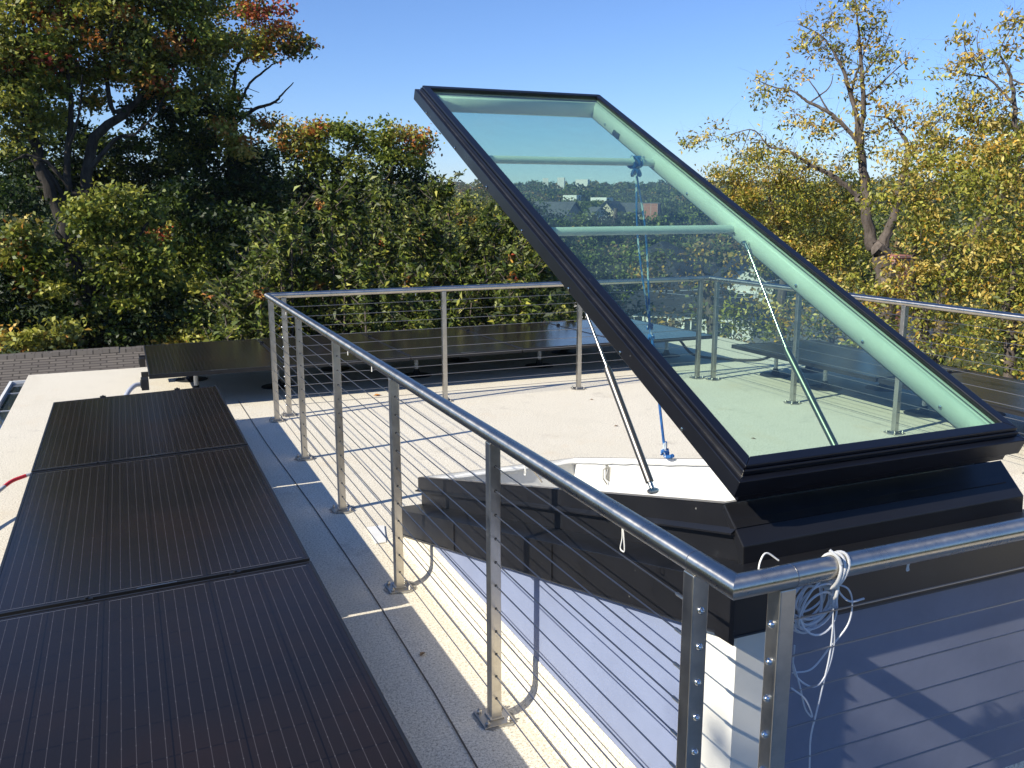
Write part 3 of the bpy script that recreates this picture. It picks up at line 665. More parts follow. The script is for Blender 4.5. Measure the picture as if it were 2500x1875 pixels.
rack('l', 'low black rack under the left row of solar panels', [((x, .0, zt(x)-.065), (x, 6.52, zt(x)-.065)) for x in (-1.36, -.79)],
     [(-1.36, .9, .25), (-.79, .9, .25), (-1.36, 2.6, .25), (-.79, 2.6, .25), (-1.36, 4.3, .25), (-.79, 4.3, .25), (-1.36, 6.0, .25), (-.79, 6.0, .25)],
     [(x, y, zt(x)+.003) for x in (-1.36, -.79) for y in (6.462, 4.3775, 2.3)])
rack('f', 'white legged rack under the back row of solar panels', [((-1.05, y, .27), (5.12, y, .27)) for y in (7.6, 8.63)],
     [(x, 7.87, .29) for x in (-.55, .243, 1.735, 3.22, 4.95)]+[(x, 8.62, .29) for x in (-.55, 1.0, 2.46, 3.92, 5.0)],
     [(-.385+.611+1.222*k, y, .343) for k in range(4) for y in (7.45, 8.75)])
rack('r', 'white legged rack under the right row of solar panels', [((x, 2, .275), (x, 6.5, .275)) for x in (5.3, 5.87)],
     [(5.345, y, .29) for y in (6.31, 5.55, 4.3, 3.05)]+[(5.87, y, .29) for y in (6.385, 5.3, 4.1)],
     [(x, 6.45-2.0775*k, .35) for x in (5.1, 5.7) for k in (0, 1, 2)])
jb = empty('junction_box', (-1.02, 7.3, .25), 'small black junction box on the left end of the back panel row', 'junction box')
m = MB(); m.box((-1.06, 7.16, .20), (-.995, 7.30, .30)); m.build('body', M['pframe'], jb, bevel=.004); m = MB(); m.box((-1.066, 7.19, .22), (-1.0605, 7.27, .28)); m.build('cover', M['rubber'], jb)
jb = empty('junction_box', (-1.02, 8.7, .25), 'black bracket box higher up the left end of the back panel row', 'junction box')
m = MB(); m.box((-1.05, 8.5, .19), (-.995, 8.72, .28)); m.build('body', M['pframe'], jb, bevel=.004); m = MB(); m.box((-1.056, 8.55, .21), (-1.0505, 8.66, .26)); m.build('cover', M['rubber'], jb)
cd = empty('conduit', (-1.1, 7, 0), 'grey flexible conduit arching from the back panel row down to the deck', 'conduit')
m = MB(); m.tube(curve_pts([(-1.05, 7.22, .25), (-1.12, 7.18, .245), (-1.19, 7.05, .19), (-1.215, 6.93, .1), (-1.22, 6.8, .03), (-1.2, 6.4, .025), (-1.15, 5.9, .025)], 8), .021, 12); m.build('pipe', M['pvc'], cd, smooth=True)
cd = empty('conduit', (-1.85, 4.9, 0), 'grey conduit with red tape leaving the left panel row toward the deck edge', 'conduit')
m = MB(); m.tube(curve_pts([(-1.5, 4.86, .2), (-1.70, 4.80, .185), (-1.80, 4.76, .175)], 6), .011, 12); m.tube(curve_pts([(-1.90, 4.66, .15), (-1.97, 4.5, .12), (-2.02, 4.2, .06), (-2.05, 3.8, .03), (-2.06, 3.0, .025)], 8), .012, 12); m.build('pipe', M['pvc'], cd, smooth=True)
m = MB(); m.tube(curve_pts([(-1.79, 4.765, .176), (-1.86, 4.72, .165), (-1.905, 4.655, .149)], 6), .0118, 12); m.build('red_tape', M['red'], cd, smooth=True)
lf = MB(); lf.add([(1.02, 7.0, .006), (1.06, 6.98, .018), (1.11, 7.01, .008), (1.06, 7.04, .016)], [(0, 1, 2, 3)]); tag(lf.build('fallen_leaf', M['orange']), 'single orange leaf lying on the deck inside the back railing', 'leaf')
for k, (x, y) in enumerate([(2.6, 5.0), (.9, 5.9), (3.4, 4.2), (-.1, 1.9), (2.9, 6.0)]):
    lf = MB(); a = k*1.3; ca, sa = math.cos(a)*.022, math.sin(a)*.022; lf.add([(x-ca, y-sa, .004), (x-sa*.5, y+ca*.5, .012), (x+ca, y+sa, .005), (x+sa*.5, y-ca*.5, .011)], [(0, 1, 2, 3)])
    tag(lf.build('fallen_leaf', M['litter']), ['tiny brown leaf lying out in the middle of the sunlit deck', 'tiny dry leaf on the deck inside the left railing near the far corner', 'tiny brown leaf on the deck seen past the open curb', 'tiny leaf on the shaded walkway beside the left solar panels', 'tiny dry leaf on the deck below the back railing shadow'][k], 'leaf')
cb = empty('deck_cable', (5.0, 7.4, 0), 'black cable crossing the deck between the back and right panel rows', 'cable')
m = MB(); m.tube(curve_pts([(4.95, 7.6, .24), (5.1, 7.5, .06), (5.4, 7.3, .02), (5.6, 6.9, .06), (5.6, 6.5, .24)], 8), .016, 8); m.build('sheath', M['rubber'], cb, smooth=True)
#TREES

# ------------------------------------------------------------------ vegetation
FD = FPX/1.13020                                   # focal length in the 2212 px wide frame used for measuring
def ray(dx, dy):
    d = Fw+Rt*(dx-1106)/FD-Up*(dy-829.5)/FD; return d
def PT(dx, dy, dist):                               # point seen at (dx, dy), at this horizontal distance
    d = ray(dx, dy); return CAM+d*dist/math.hypot(d[0], d[1])
PAL = dict(
    deep=[(.012, .026, .005), (.018, .038, .007), (.024, .045, .008)], dgreen=[(.042, .064, .009), (.068, .10, .012), (.09, .125, .016)], green=[(.105, .14, .017), (.16, .20, .025), (.215, .26, .035)],  # deep stands for foliage in shadow; bushes take it as their darkest leaf
    ygreen=[(.22, .24, .035), (.32, .32, .05), (.40, .38, .065)], yellow=[(.45, .34, .07), (.56, .43, .10), (.62, .50, .16)],
    gold=[(.50, .31, .05), (.62, .36, .05), (.38, .28, .06)], orange=[(.52, .18, .04), (.56, .27, .06), (.42, .17, .04)], red=[(.50, .085, .045), (.40, .08, .04), (.55, .18, .08)],
    brown=[(.20, .13, .055), (.26, .18, .08), (.16, .12, .05)], olive=[(.12, .145, .04), (.18, .19, .055), (.09, .115, .03)])
def leaf_mesh(name, C, size, tint, parent=None, aspect=.6, flat=.2, droop=.0, fold=.25, axis=None, kind=None):
    """C: N leaf positions; every leaf is a folded four-cornered blade of its own colour"""
    N = len(C); n = rng.normal(size=(N, 3)); n[:, 2] = np.abs(n[:, 2])+flat; n /= np.linalg.norm(n, axis=1)[:, None]
    t = rng.normal(size=(N, 3)) if axis is None else axis+rng.normal(size=(N, 3))*.35
    t[:, 2] -= droop; t -= n*(t*n).sum(1)[:, None]; t /= np.linalg.norm(t, axis=1)[:, None]; b = np.cross(n, t)
    s = (size*rng.uniform(.65, 1.25, N))[:, None] if np.isscalar(size) else size[:, None]
    mid = C+t*s*.08*rng.uniform(-1, 1, (N, 1))
    v = np.empty((N, 4, 3)); v[:, 0] = C-t*s*.5; v[:, 1] = mid+b*s*aspect*.5+n*s*fold*.35; v[:, 2] = C+t*s*.5-n*s*fold*.3; v[:, 3] = mid-b*s*aspect*.5+n*s*fold*.35
    if parent is not None: v -= np.array(origin(parent))
    me = bpy.data.meshes.new(name); me.vertices.add(4*N); me.vertices.foreach_set('co', v.astype(np.float32).ravel())
    me.loops.add(4*N); me.loops.foreach_set('vertex_index', np.arange(4*N, dtype=np.int32)); me.polygons.add(N); me.polygons.foreach_set('loop_start', np.arange(0, 4*N, 4, dtype=np.int32))
    me.update(calc_edges=True); at = me.attributes.new('tint', 'FLOAT_COLOR', 'POINT')
    c = np.ones((N, 4, 4), np.float32); c[:, :, :3] = tint[:, None, :]; at.data.foreach_set('color', c.ravel())
    me.materials.append(M['leaf']); o = bpy.data.objects.new(name, me); col.objects.link(o)
    if parent: o.parent = parent
    if kind: o['kind'] = kind
    return o
def pick_tint(N, mixw):
    """mixw: list of (palette name, weight); one palette colour per leaf with small jitter"""
    names = [k for k, _ in mixw]; wgt = np.array([v for _, v in mixw], float); wgt /= wgt.sum()
    pi = rng.choice(len(names), N, p=wgt); out = np.empty((N, 3))
    for i, k in enumerate(names):
        s_ = pi == i; P_ = np.array(PAL[k]); out[s_] = P_[rng.integers(0, len(P_), s_.sum())]
    return out*rng.uniform(.75, 1.25, (N, 1))
def grow(name, label, cat, base, limbs, blobs, bark, leaf=.13, per=55, rc=.42, twig_r=.012, group=None, aspect=.6, dens=1., seed=1, flat=.2, droop=.2, hang=0., twigs=True, bare=0, sub=0):
    """limbs: polylines of points (x, y, z, radius); blobs: (centre, radius, palette mix, density)"""
    global rng
    rng = np.random.default_rng(seed); rnd = random.Random(seed)
    root = empty(name, tuple(base), label, cat, group)
    m = MB(); nodes = []; nr = []
    for L in limbs:
        P = [np.array(q[:3]) for q in L]; rr_ = [q[3] for q in L]; C = curve_pts(P, 5); ri = np.interp(np.linspace(0, len(P)-1, len(C)), range(len(P)), rr_)
        C = [c+np.array([rnd.gauss(0, 1), rnd.gauss(0, 1), rnd.gauss(0, .5)])*r_*.25 if 0 < k < len(C)-1 else c for k, (c, r_) in enumerate(zip(C, ri))]
        m.tube(C, list(ri), 9 if max(ri) > .08 else 6); nodes += C; nr += list(ri)
    m.build('trunk', M[bark], root, smooth=True)
    cl = []; mx = []; 
    for bi, (c, r_, mix_, dn) in enumerate(blobs):
        n_ = max(4, int(dn*dens*6.5*(r_/rc)**2.1))
        d = rng.normal(size=(n_, 3)); d /= np.linalg.norm(d, axis=1)[:, None]; q = np.array(c)+d*r_*(rng.uniform(.12, 1, (n_, 1))**.5)*np.array([1, 1, .92])
        cl.append(q); mx += [mix_]*n_
    cl = np.vstack(cl) if cl else np.zeros((0, 3)); cpos = cl
    nodes = np.array(nodes); nr = np.array(nr)
    if twigs and len(cl):
        tw = MB(); d0 = np.array([np.min(((nodes-q)**2).sum(1)) for q in cl]); order = np.argsort(d0)
        buf = np.zeros((len(nodes)+len(cl)*4, 3)); rb = np.zeros(len(buf)); k = len(nodes); buf[:k] = nodes; rb[:k] = nr
        for idx in order:
            q = cl[idx]; D = ((buf[:k]-q)**2).sum(1)*(1+.35*(buf[:k, 2] > q[2]+.1)); j = int(np.argmin(D)); a = buf[j]; ln = math.sqrt(((a-q)**2).sum())
            r0 = min(rb[j]*.7, twig_r*(1+ln*.9)); r0 = max(r0, twig_r*.45)
            off = rng.normal(size=3)*ln*.12; off[2] += ln*.08
            P = [a, a+(q-a)*.33+off, a+(q-a)*.68+off*.8+rng.normal(size=3)*ln*.05, q]
            rs = [r0, r0*.8, r0*.6, r0*.4]; tw.tube(P, rs, 4 if twig_r < .02 else 5, caps=False)
            for p_, r_ in zip(P[1:], rs[1:]): buf[k] = p_; rb[k] = r_; k += 1
            for _ in range(sub):
                e = q+rng.normal(size=3)*rc*.75; e[2] += rc*.15; s0 = P[rnd.choice((1, 2, 3))]; tw.tube([s0, (s0+e)/2+rng.normal(size=3)*rc*.12, e], [r0*.45, r0*.3, r0*.18], 3, caps=False)
        tw.build('branches', M['twig'] if bark != 'bark' else M['bark'], root)
    C, T = [], []
    for q, mix_ in zip(cl, mx):
        n_ = max(2, int(per*rnd.uniform(.6, 1.4))); o_ = rng.normal(size=(n_, 3))*rc*.40*rng.uniform(.7, 1.25)*np.array([1, 1, .62]); o_[:, 2] -= hang*rng.uniform(0, 1, n_)
        C.append(q+o_)
        dom = [(mix_[rnd.choices(range(len(mix_)), [v for _, v in mix_])[0]][0], 3.)]+[(k_, v/sum(x_[1] for x_ in mix_)) for k_, v in mix_]
        T.append(pick_tint(n_, dom))
    if C: leaf_mesh('foliage', np.vstack(C), leaf, np.vstack(T), root, aspect, flat, droop)
    return root
def LB(dist, *pts):       # limb through measured points: (dx, dy, radius[, extra distance])
    out = []
    for q in pts:
        p_ = PT(q[0], q[1], dist+(q[3] if len(q) > 3 else 0)); out.append((*p_, q[2]*.55*(1+1.2*q[2])))
    return out
def BL(dist, mix_, *pts, dn=1.):
    return [(PT(q[0], q[1], dist+(q[3] if len(q) > 3 else 0)), q[2]*dist/FD, mix_, dn) for q in pts]
def down(L, z=-7.5, r=None):   # extend the first limb point down to the ground
    x, y, zz, rr_ = L[0]; return [(x+.1, y+.1, z, (r or rr_*1.25))]+L
G1 = [('green', 6), ('dgreen', 2), ('ygreen', 4)]; G_SHADE = [('deep', 7), ('dgreen', 3), ('green', .5)]; AU = [('green', 3), ('ygreen', 9), ('olive', 4), ('orange', .5), ('red', .3), ('gold', .5)]; RD = [('red', 4), ('orange', 3), ('brown', 2), ('olive', 3), ('ygreen', 2)]; YG = [('ygreen', 6), ('yellow', 2), ('orange', 2), ('olive', 2)]  # the deep-green mix puts shade under the big crowns into leaf colour
TG = 'big autumn trees beyond the left side of the roof'
# big oak, upper left
D = 22
lm = [down(LB(D, (175, 640, .34), (150, 520, .30), (112, 425, .26), (76, 300, .20), (50, 230, .14), (8, 70, .07))),
      LB(D, (165, 560, .28), (187, 408, .25), (206, 298, .22), (283, 235, .17), (317, 187, .13), (372, 140, .08), (432, 108, .04)),
      LB(D, (187, 420, .20), (144, 400, .17), (154, 240, .12), (139, 100, .08), (139, 0, .05)), LB(D, (283, 235, .13), (240, 230, .12), (221, 72, .08), (187, 0, .05)),
      LB(D, (160, 470, .15), (110, 380, .10), (60, 340, .07), (20, 350, .04)), LB(D, (150, 400, .12, -.5), (120, 370, .10, -.6), (100, 350, .09, -.6), (60, 335, .06, -.6), (45, 338, .04, -.6)), LB(D, (200, 360, .14, -.4), (250, 300, .10, -.6), (290, 290, .07, -.6), (330, 250, .05, -.6), (360, 200, .03)), LB(D, (50, 230, .10), (70, 150, .07), (60, 60, .04)), LB(D, (221, 110, .07, -.8), (245, 60, .05, -1), (240, 0, .03)), LB(D, (144, 330, .10, -.5), (170, 250, .06, -.7), (178, 160, .04, -.7)), LB(D, (112, 425, .1), (60, 330, .05), (30, 300, .03), (14, 345, .015))]
bl = BL(D, AU, (60, 60, 105), (60, 190, 90), (190, 60, 110), (330, 50, 95), (440, 70, 70), (300, 130, 80), (410, 170, 75), (20, 260, 60), (-40, 120, 100), (150, 180, 75, 1), (240, -60, 110), (420, -30, 80), (60, -80, 100))
bl += BL(D, RD, (320, 95, 34), (352, 120, 26), (30, 140, 26), (270, 105, 22), (85, 25, 22), (140, 40, 20), (75, 120, 18))
bl += BL(D, G_SHADE, (330, 250, 80, 1), (250, 330, 70, 2), (100, 330, 60, 2), (430, 250, 60, 1), (60, 400, 75, 2), (150, 390, 75, 3), (230, 400, 70, 3), (330, 380, 80, 3), (20, 330, 60, 3), (180, 290, 50, 3), (120, 250, 45, 3), (390, 320, 60, 3), dn=.9)
lm = [[(x_, y_, z_, r_*.70) for x_, y_, z_, r_ in l_] for l_ in lm]
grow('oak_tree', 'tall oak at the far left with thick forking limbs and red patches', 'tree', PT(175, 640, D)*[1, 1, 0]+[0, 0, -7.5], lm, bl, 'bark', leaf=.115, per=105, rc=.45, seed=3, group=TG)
# second oak with the bare reaching branches
D = 24
lm = [down(LB(D, (470, 520, .26), (490, 400, .22), (505, 290, .16), (499, 245, .11), (504, 182, .08), (516, 140, .06), (545, 110, .04), (552, 60, .025))),
      LB(D, (500, 250, .07), (520, 218, .06), (540, 180, .05), (575, 150, .04), (592, 138, .03), (620, 128, .015)),
      LB(D, (500, 285, .10), (514, 259, .09), (552, 235, .07), (590, 222, .055), (608, 205, .04), (634, 178, .02)), LB(D, (552, 236, .04), (520, 232, .03), (516, 214, .02), (545, 206, .01)), LB(D, (590, 222, .03), (604, 222, .02), (612, 214, .01)),
      LB(D, (510, 205, .03), (528, 190, .02), (560, 200, .012))]
bl = BL(D, RD, (560, 25, 42), (625, 72, 40), (645, 105, 24), (600, 45, 36), dn=.7)+BL(D, YG, (545, 70, 34), (590, 95, 46), (640, 95, 28), (560, 110, 30), dn=.7)
bl += BL(D, AU, (455, 120, 48), (480, 60, 40), (500, 20, 36), dn=.8)+BL(D, G1, (480, 180, 40), (470, 230, 50), (420, 300, 70), dn=.9)
bl += BL(D, YG, (490, 300, 48, -1), (560, 275, 30), (520, 310, 30, -1), dn=.8)+BL(D, G_SHADE, (520, 350, 60), (440, 400, 90), (540, 430, 90), (380, 480, 90, 1), (500, 520, 100))
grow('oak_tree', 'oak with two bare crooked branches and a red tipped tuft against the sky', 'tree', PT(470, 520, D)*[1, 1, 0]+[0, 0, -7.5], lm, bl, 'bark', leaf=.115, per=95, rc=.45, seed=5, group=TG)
# rounder tree right of it
D = 27
lm = [down(LB(D, (740, 560, .25), (735, 470, .2), (720, 400, .14), (760, 330, .08), (790, 290, .04))), LB(D, (735, 470, .14), (660, 420, .10), (640, 360, .06)), LB(D, (735, 480, .14), (800, 440, .10), (850, 390, .06), (880, 330, .03))]
bl = BL(D, YG, (630, 285, 32), (690, 290, 34), (660, 310, 40), (885, 300, 34), (860, 285, 26), dn=.9)+BL(D, [('orange', 4), ('ygreen', 4), ('red', 1)], (625, 300, 20), (655, 330, 22), (900, 310, 20), (690, 275, 14))
bl += BL(D, G1, (750, 300, 40), (745, 275, 24), (810, 300, 42), (800, 350, 60), (880, 350, 46), (700, 350, 50))+BL(D, G_SHADE, (640, 400, 60), (720, 430, 80), (820, 430, 80), (900, 400, 48), (600, 480, 80), (700, 520, 90), (850, 510, 80), (925, 430, 32), (560, 380, 50), (600, 330, 40))
bl = [b_ for b_ in bl]
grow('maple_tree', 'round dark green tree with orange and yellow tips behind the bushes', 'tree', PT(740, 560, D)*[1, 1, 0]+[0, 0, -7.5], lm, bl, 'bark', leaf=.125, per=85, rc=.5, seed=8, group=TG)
# nearer leafy trees below the oak
D = 17
lm = [down(LB(D, (200, 740, .22), (190, 640, .18), (160, 560, .12), (120, 500, .06))), LB(D, (190, 640, .12), (260, 560, .08), (320, 480, .04)), LB(D, (190, 690, .12), (110, 640, .10), (70, 590, .05))]
bl = BL(D, G1, (235, 440, 60), (300, 500, 60), (180, 480, 45), (250, 540, 70), (60, 560, 62), (330, 580, 60), (130, 620, 75), (240, 640, 80))+BL(D, YG, (30, 500, 42), (60, 600, 36), (20, 560, 36), dn=.8)+BL(D, G_SHADE, (40, 440, 60, 2), (40, 680, 80), (150, 720, 80), (260, 730, 80), (360, 680, 70), (-30, 620, 80))+BL(D, [('orange', .5), ('ygreen', 5), ('gold', 1), ('olive', 2)], (20, 735, 30, -1.5), (80, 745, 24, -1.5), (140, 715, 16, -1.5), dn=.8)
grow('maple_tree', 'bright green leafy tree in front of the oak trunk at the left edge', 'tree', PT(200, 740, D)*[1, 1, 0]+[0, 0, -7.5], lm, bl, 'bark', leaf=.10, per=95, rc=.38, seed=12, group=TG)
D = 18.5
lm = [down(LB(D, (440, 760, .2), (430, 660, .15), (400, 580, .1), (380, 520, .05))), LB(D, (430, 670, .1), (490, 610, .06), (520, 560, .03))]
bl = BL(D, G1, (420, 560, 60), (480, 590, 55), (350, 620, 55), (430, 650, 75), (520, 660, 50))+BL(D, G_SHADE, (400, 500, 60), (330, 720, 70), (450, 730, 80), (540, 600, 60), (540, 720, 60), (370, 440, 50), (480, 470, 60))+BL(D, YG, (380, 740, 30, -2), (440, 730, 28, -2), dn=.8)+BL(D, RD, (345, 510, 6), (375, 500, 5), dn=.4)
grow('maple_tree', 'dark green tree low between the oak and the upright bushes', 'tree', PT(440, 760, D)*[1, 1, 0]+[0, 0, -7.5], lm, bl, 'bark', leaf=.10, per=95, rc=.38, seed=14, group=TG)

# upright broad-leaved bushes behind the back row of panels
def bush(k, xc, ytop, D, wpx, seed, label):
    rnd = random.Random(seed); r2 = np.random.default_rng(seed)
    base = PT(xc, 700, D); base = np.array([base[0], base[1], -7.5]); root = empty('bush', tuple(base), label, 'bush', 'upright bushes behind the back row of panels')
    st = MB(); C = []; T = []; A = []
    n = int(32*wpx/110)
    for s_ in range(n):
        dxp = rnd.uniform(-1, 1); top = PT(xc+dxp*wpx, ytop+abs(dxp)**1.6*60+(rnd.uniform(-34, 16) if rnd.random() < .22 else rnd.uniform(45, 160)), D+rnd.uniform(-1.0, .9))
        b0 = np.array([base[0]+(top[0]-base[0])*.5, base[1]+(top[1]-base[1])*.5, -3.6]); mid = (b0+top)/2+np.array([rnd.uniform(-.15, .15), rnd.uniform(-.15, .15), 0])
        P = curve_pts([b0, mid, top-[0, 0, .4], top], 8); st.tube(P, list(np.linspace(.028, .004, len(P))), 4, caps=False)
        Lz = top[2]-b0[2]
        for q in range(int(430*1.0)):
            t_ = rnd.random()**.8; i = min(len(P)-2, int(t_*(len(P)-1))); fr_ = t_*(len(P)-1)-i; pt = P[i]*(1-fr_)+P[i+1]*fr_
            h = top[2]-pt[2]; spread = .035+min(.40, .04+.34*max(0, h-.55))
            a = rnd.uniform(0, 6.28); rr_ = spread*rnd.random()**.7; o_ = np.array([math.cos(a)*rr_, math.sin(a)*rr_, rnd.uniform(-.05, .05)])
            C.append(pt+o_); A.append([math.cos(a), math.sin(a), .5 if h < .4 else .1])
        for q in range(10):
            t_ = rnd.uniform(.25, .93); i = int(t_*(len(P)-1)); a = rnd.uniform(0, 6.28); l_ = rnd.uniform(.15, .42); e = P[i]+np.array([math.cos(a)*l_, math.sin(a)*l_, l_*.9])
            st.tube([P[i], (P[i]+e)/2+[0, 0, -.04], e], [.008, .006, .003], 3, caps=False)
            for _ in range(9): C.append(e-(e-P[i])*rnd.uniform(0, .5)+r2.normal(size=3)*.035); A.append([math.cos(a), math.sin(a), .6])
    C = np.array(C); A = np.array(A); global rng
    rng = np.random.default_rng(seed); T = pick_tint(len(C), [('deep', 2), ('dgreen', 5), ('green', 4), ('olive', 5), ('ygreen', 2)])
    for _ in range(6):      # turning sprays
        q = C[rnd.randrange(len(C))]; s_ = ((C-q)**2).sum(1) < rnd.uniform(.03, .14)**2; T[s_] = pick_tint(int(s_.sum()), [('orange', 4), ('brown', 3), ('gold', 2), ('red', 1)])
    st.build('stems', M['twig'], root); leaf_mesh('foliage', C, .125, T, root, .30, .25, .15, .5, axis=A)
BW = [('dgreen', 4), ('green', 6), ('olive', 4), ('ygreen', 4)]
blabels = ['low bush beside the left end of the back panel row', 'bush with bare pointed shoots left of the railing corner', 'bush with upright shoots just right of the railing corner', 'tall bush whose spires reach above its neighbours left of the lid', 'bush with drooping leafy shoots close to the raised lid', 'bush with orange leaves behind the middle railing post', 'bush partly hidden by the sloping lid frame', 'low bush whose top shows under the lid frame at the railing']
for k, (xc, yt, D, wd) in enumerate([(520, 590, 12.6, 62), (612, 455, 13.4, 85), (720, 440, 13.4, 90), (860, 362, 14.2, 85), (985, 425, 14.6, 90), (900, 540, 12.4, 120), (1090, 480, 14.0, 90), (1170, 570, 12.6, 90)]):
    bush(k, xc, yt, D, wd, 40+k, blabels[k])

# walnut trees on the right
D = 19
lm = [down(LB(D, (1915, 660, .26), (1913, 620, .25), (1900, 545, .23), (1881, 512, .17), (1868, 405, .13), (1860, 337, .12), (1857, 316, .11), (1863, 260, .09), (1864, 213, .075), (1860, 130, .055), (1854, 60, .035), (1847, -10, .02))),
      LB(D, (1857, 316, .09), (1848, 250, .08), (1838, 205, .07), (1820, 150, .055), (1805, 122, .045), (1785, 90, .03), (1766, 72, .025), (1723, 51, .012)), LB(D, (1838, 205, .05), (1850, 160, .04), (1868, 110, .025), (1885, 60, .014)),
      LB(D, (1860, 325, .08), (1843, 294, .075), (1815, 265, .07), (1792, 243, .065), (1749, 222, .05), (1725, 205, .04), (1710, 196, .03), (1672, 188, .022), (1629, 171, .01)),
      LB(D, (1860, 440, .11), (1847, 418, .10), (1800, 380, .085), (1775, 368, .075), (1753, 358, .065), (1715, 333, .05), (1688, 322, .04), (1659, 316, .03), (1640, 290, .024), (1620, 280, .02), (1585, 288, .014), (1530, 305, .008), (1480, 307, .005)), LB(D, (1753, 358, .04), (1735, 365, .03), (1730, 380, .015)),
      LB(D, (1900, 550, .18), (1924, 491, .14), (1945, 414, .11), (1958, 341, .09), (1960, 315, .075), (1940, 280, .05), (1920, 256, .035), (1880, 250, .015)), LB(D, (1958, 341, .05), (1984, 316, .04), (2010, 280, .03), (2048, 239, .012)),
      LB(D, (1864, 213, .04), (1900, 185, .028), (1935, 150, .02), (1975, 120, .008)), LB(D, (1766, 72, .02), (1740, 100, .012), (1715, 78, .006)), LB(D, (1620, 280, .018), (1600, 330, .012), (1570, 370, .006)), LB(D, (1792, 243, .03), (1760, 190, .02), (1735, 160, .01)),
      LB(D, (1749, 222, .03), (1790, 190, .02), (1800, 160, .01)), LB(D, (1866, 160, .03), (1905, 110, .02), (1925, 60, .008))]
WY = [('yellow', 6), ('gold', 1.5), ('ygreen', 6)]; WG = [('gold', 2.5), ('yellow', 5), ('ygreen', 7)]
bl = BL(D, WY, (1640, 175, 34), (1675, 215, 40), (1715, 165, 30), (1725, 245, 36), (1560, 285, 32), (1500, 305, 22), (1600, 330, 40), (1640, 300, 40), (1690, 300, 40), (1720, 350, 38), dn=.5)
bl += BL(D, WY, (1755, 60, 34), (1790, 30, 30), (1730, 85, 24), (1860, 20, 40), (1900, 10, 34), (1830, 70, 46), (1900, 70, 38), (1810, 120, 46), (1880, 140, 44), (1940, 130, 34), (1850, 200, 44), (1930, 210, 50), (1780, 290, 50), (1830, 330, 46), (1900, 290, 50), (1960, 260, 44), (2010, 250, 40), dn=.5)
grow('walnut_tree', 'tall thin crowned walnut tree with a bare forked trunk right of the lid', 'tree', PT(1915, 660, D)*[1, 1, 0]+[0, 0, -7.5], lm, bl, 'bark2', leaf=.10, per=28, rc=.30, twig_r=.008, seed=21, aspect=.42, droop=.8, hang=.10, sub=5, dens=1.05, group='yellow leaved trees beyond the right side of the roof')
D = 18
lm = [down(LB(D, (2040, 620, .18), (2056, 576, .17), (2099, 512, .16), (2163, 427, .15), (2185, 395, .12), (2197, 324, .085), (2196, 290, .075), (2193, 256, .07), (2190, 210, .06), (2184, 171, .05), (2176, 145, .04), (2160, 110, .025), (2190, 50, .01))),
      LB(D, (2163, 427, .13), (2212, 371, .11), (2280, 330, .07)), LB(D, (2190, 225, .04), (2165, 198, .035), (2137, 171, .03), (2099, 162, .022), (2060, 152, .014), (2014, 145, .006)), LB(D, (2137, 171, .025), (2110, 130, .02), (2085, 107, .016), (2082, 47, .006)), LB(D, (2184, 171, .03), (2215, 180, .02), (2250, 150, .01)), LB(D, (2125, 150, .02), (2110, 90, .012), (2120, 50, .006))]
bl = BL(D, WY, (2080, 65, 30), (2100, 110, 36), (2130, 130, 40), (2040, 150, 34), (2170, 70, 36), (2200, 110, 36), (2150, 190, 40), (2090, 190, 36), (2200, 40, 30), dn=.35)
bl += BL(D, WG, (2050, 230, 42), (2110, 240, 50), (2010, 290, 44), (2070, 300, 54), (2150, 300, 50), (1980, 330, 40), (2030, 360, 50), (2100, 360, 50), (2160, 360, 44), dn=.9)+BL(D, YG, (2180, 290, 60, 2), (2220, 350, 60, 2), (2230, 270, 50, 2), dn=.9)
grow('walnut_tree', 'leaning walnut tree at the right edge with twiggy bare top', 'tree', PT(2040, 620, D)*[1, 1, 0]+[0, 0, -7.5], lm, bl, 'bark2', leaf=.10, per=28, rc=.30, twig_r=.008, seed=23, aspect=.42, droop=.8, hang=.10, sub=5, dens=1.1, group='yellow leaved trees beyond the right side of the roof')
WD = [('gold', 2), ('ygreen', 8), ('yellow', 4), ('olive', 2)]; WDG = [('olive', 4), ('ygreen', 8), ('gold', .8), ('yellow', 2)]
def low(k, D, lab, trunk, pts, mixs, seed, dn=1., leaf=.088, per=75, **kw):
    bl = []
    for i, q in enumerate(pts): bl += BL(D, mixs[i % len(mixs)], q, dn=dn*1.35)
    return grow('walnut_tree', lab, 'tree', PT(trunk[0][0], trunk[0][1], D)*[1, 1, 0]+[0, 0, -7.5], [down(LB(D, *trunk))], bl, 'bark2', leaf=leaf, per=per, rc=.40, twig_r=.011, seed=seed, aspect=.42, droop=.6, sub=1, group='yellow leaved trees beyond the right side of the roof', **kw)
low(0, 21, 'golden spreading tree just right of the upper lid edge', [(1690, 640, .16), (1700, 560, .12), (1680, 480, .08), (1660, 420, .04)], [(1650, 355, 34), (1700, 370, 40), (1780, 380, 36), (1840, 400, 40), (1590, 400, 44), (1640, 400, 50), (1700, 410, 46), (1760, 430, 40), (1560, 380, 30), (1620, 460, 55), (1700, 480, 55), (1780, 490, 60), (1660, 530, 60), (1750, 550, 60), (1830, 470, 44), (1840, 540, 50), (1810, 600, 50)], [WD, WG, WD, WDG], 31)
low(1, 16, 'yellow green tree filling the view above the right railing', [(1990, 760, .16), (1985, 680, .12), (1970, 600, .08), (1980, 520, .04)], [(2020, 370, 44), (2080, 400, 50), (2130, 350, 44), (1930, 360, 34), (1900, 420, 36), (1880, 610, 40), (1990, 430, 50), (2040, 480, 60), (1970, 520, 60), (2060, 570, 60), (1980, 620, 64), (2090, 640, 60), (2000, 700, 60), (1900, 690, 55), (2080, 720, 60), (1840, 650, 50), (1950, 400, 40)], [WD, WDG, WG, WD], 33, dn=.85)
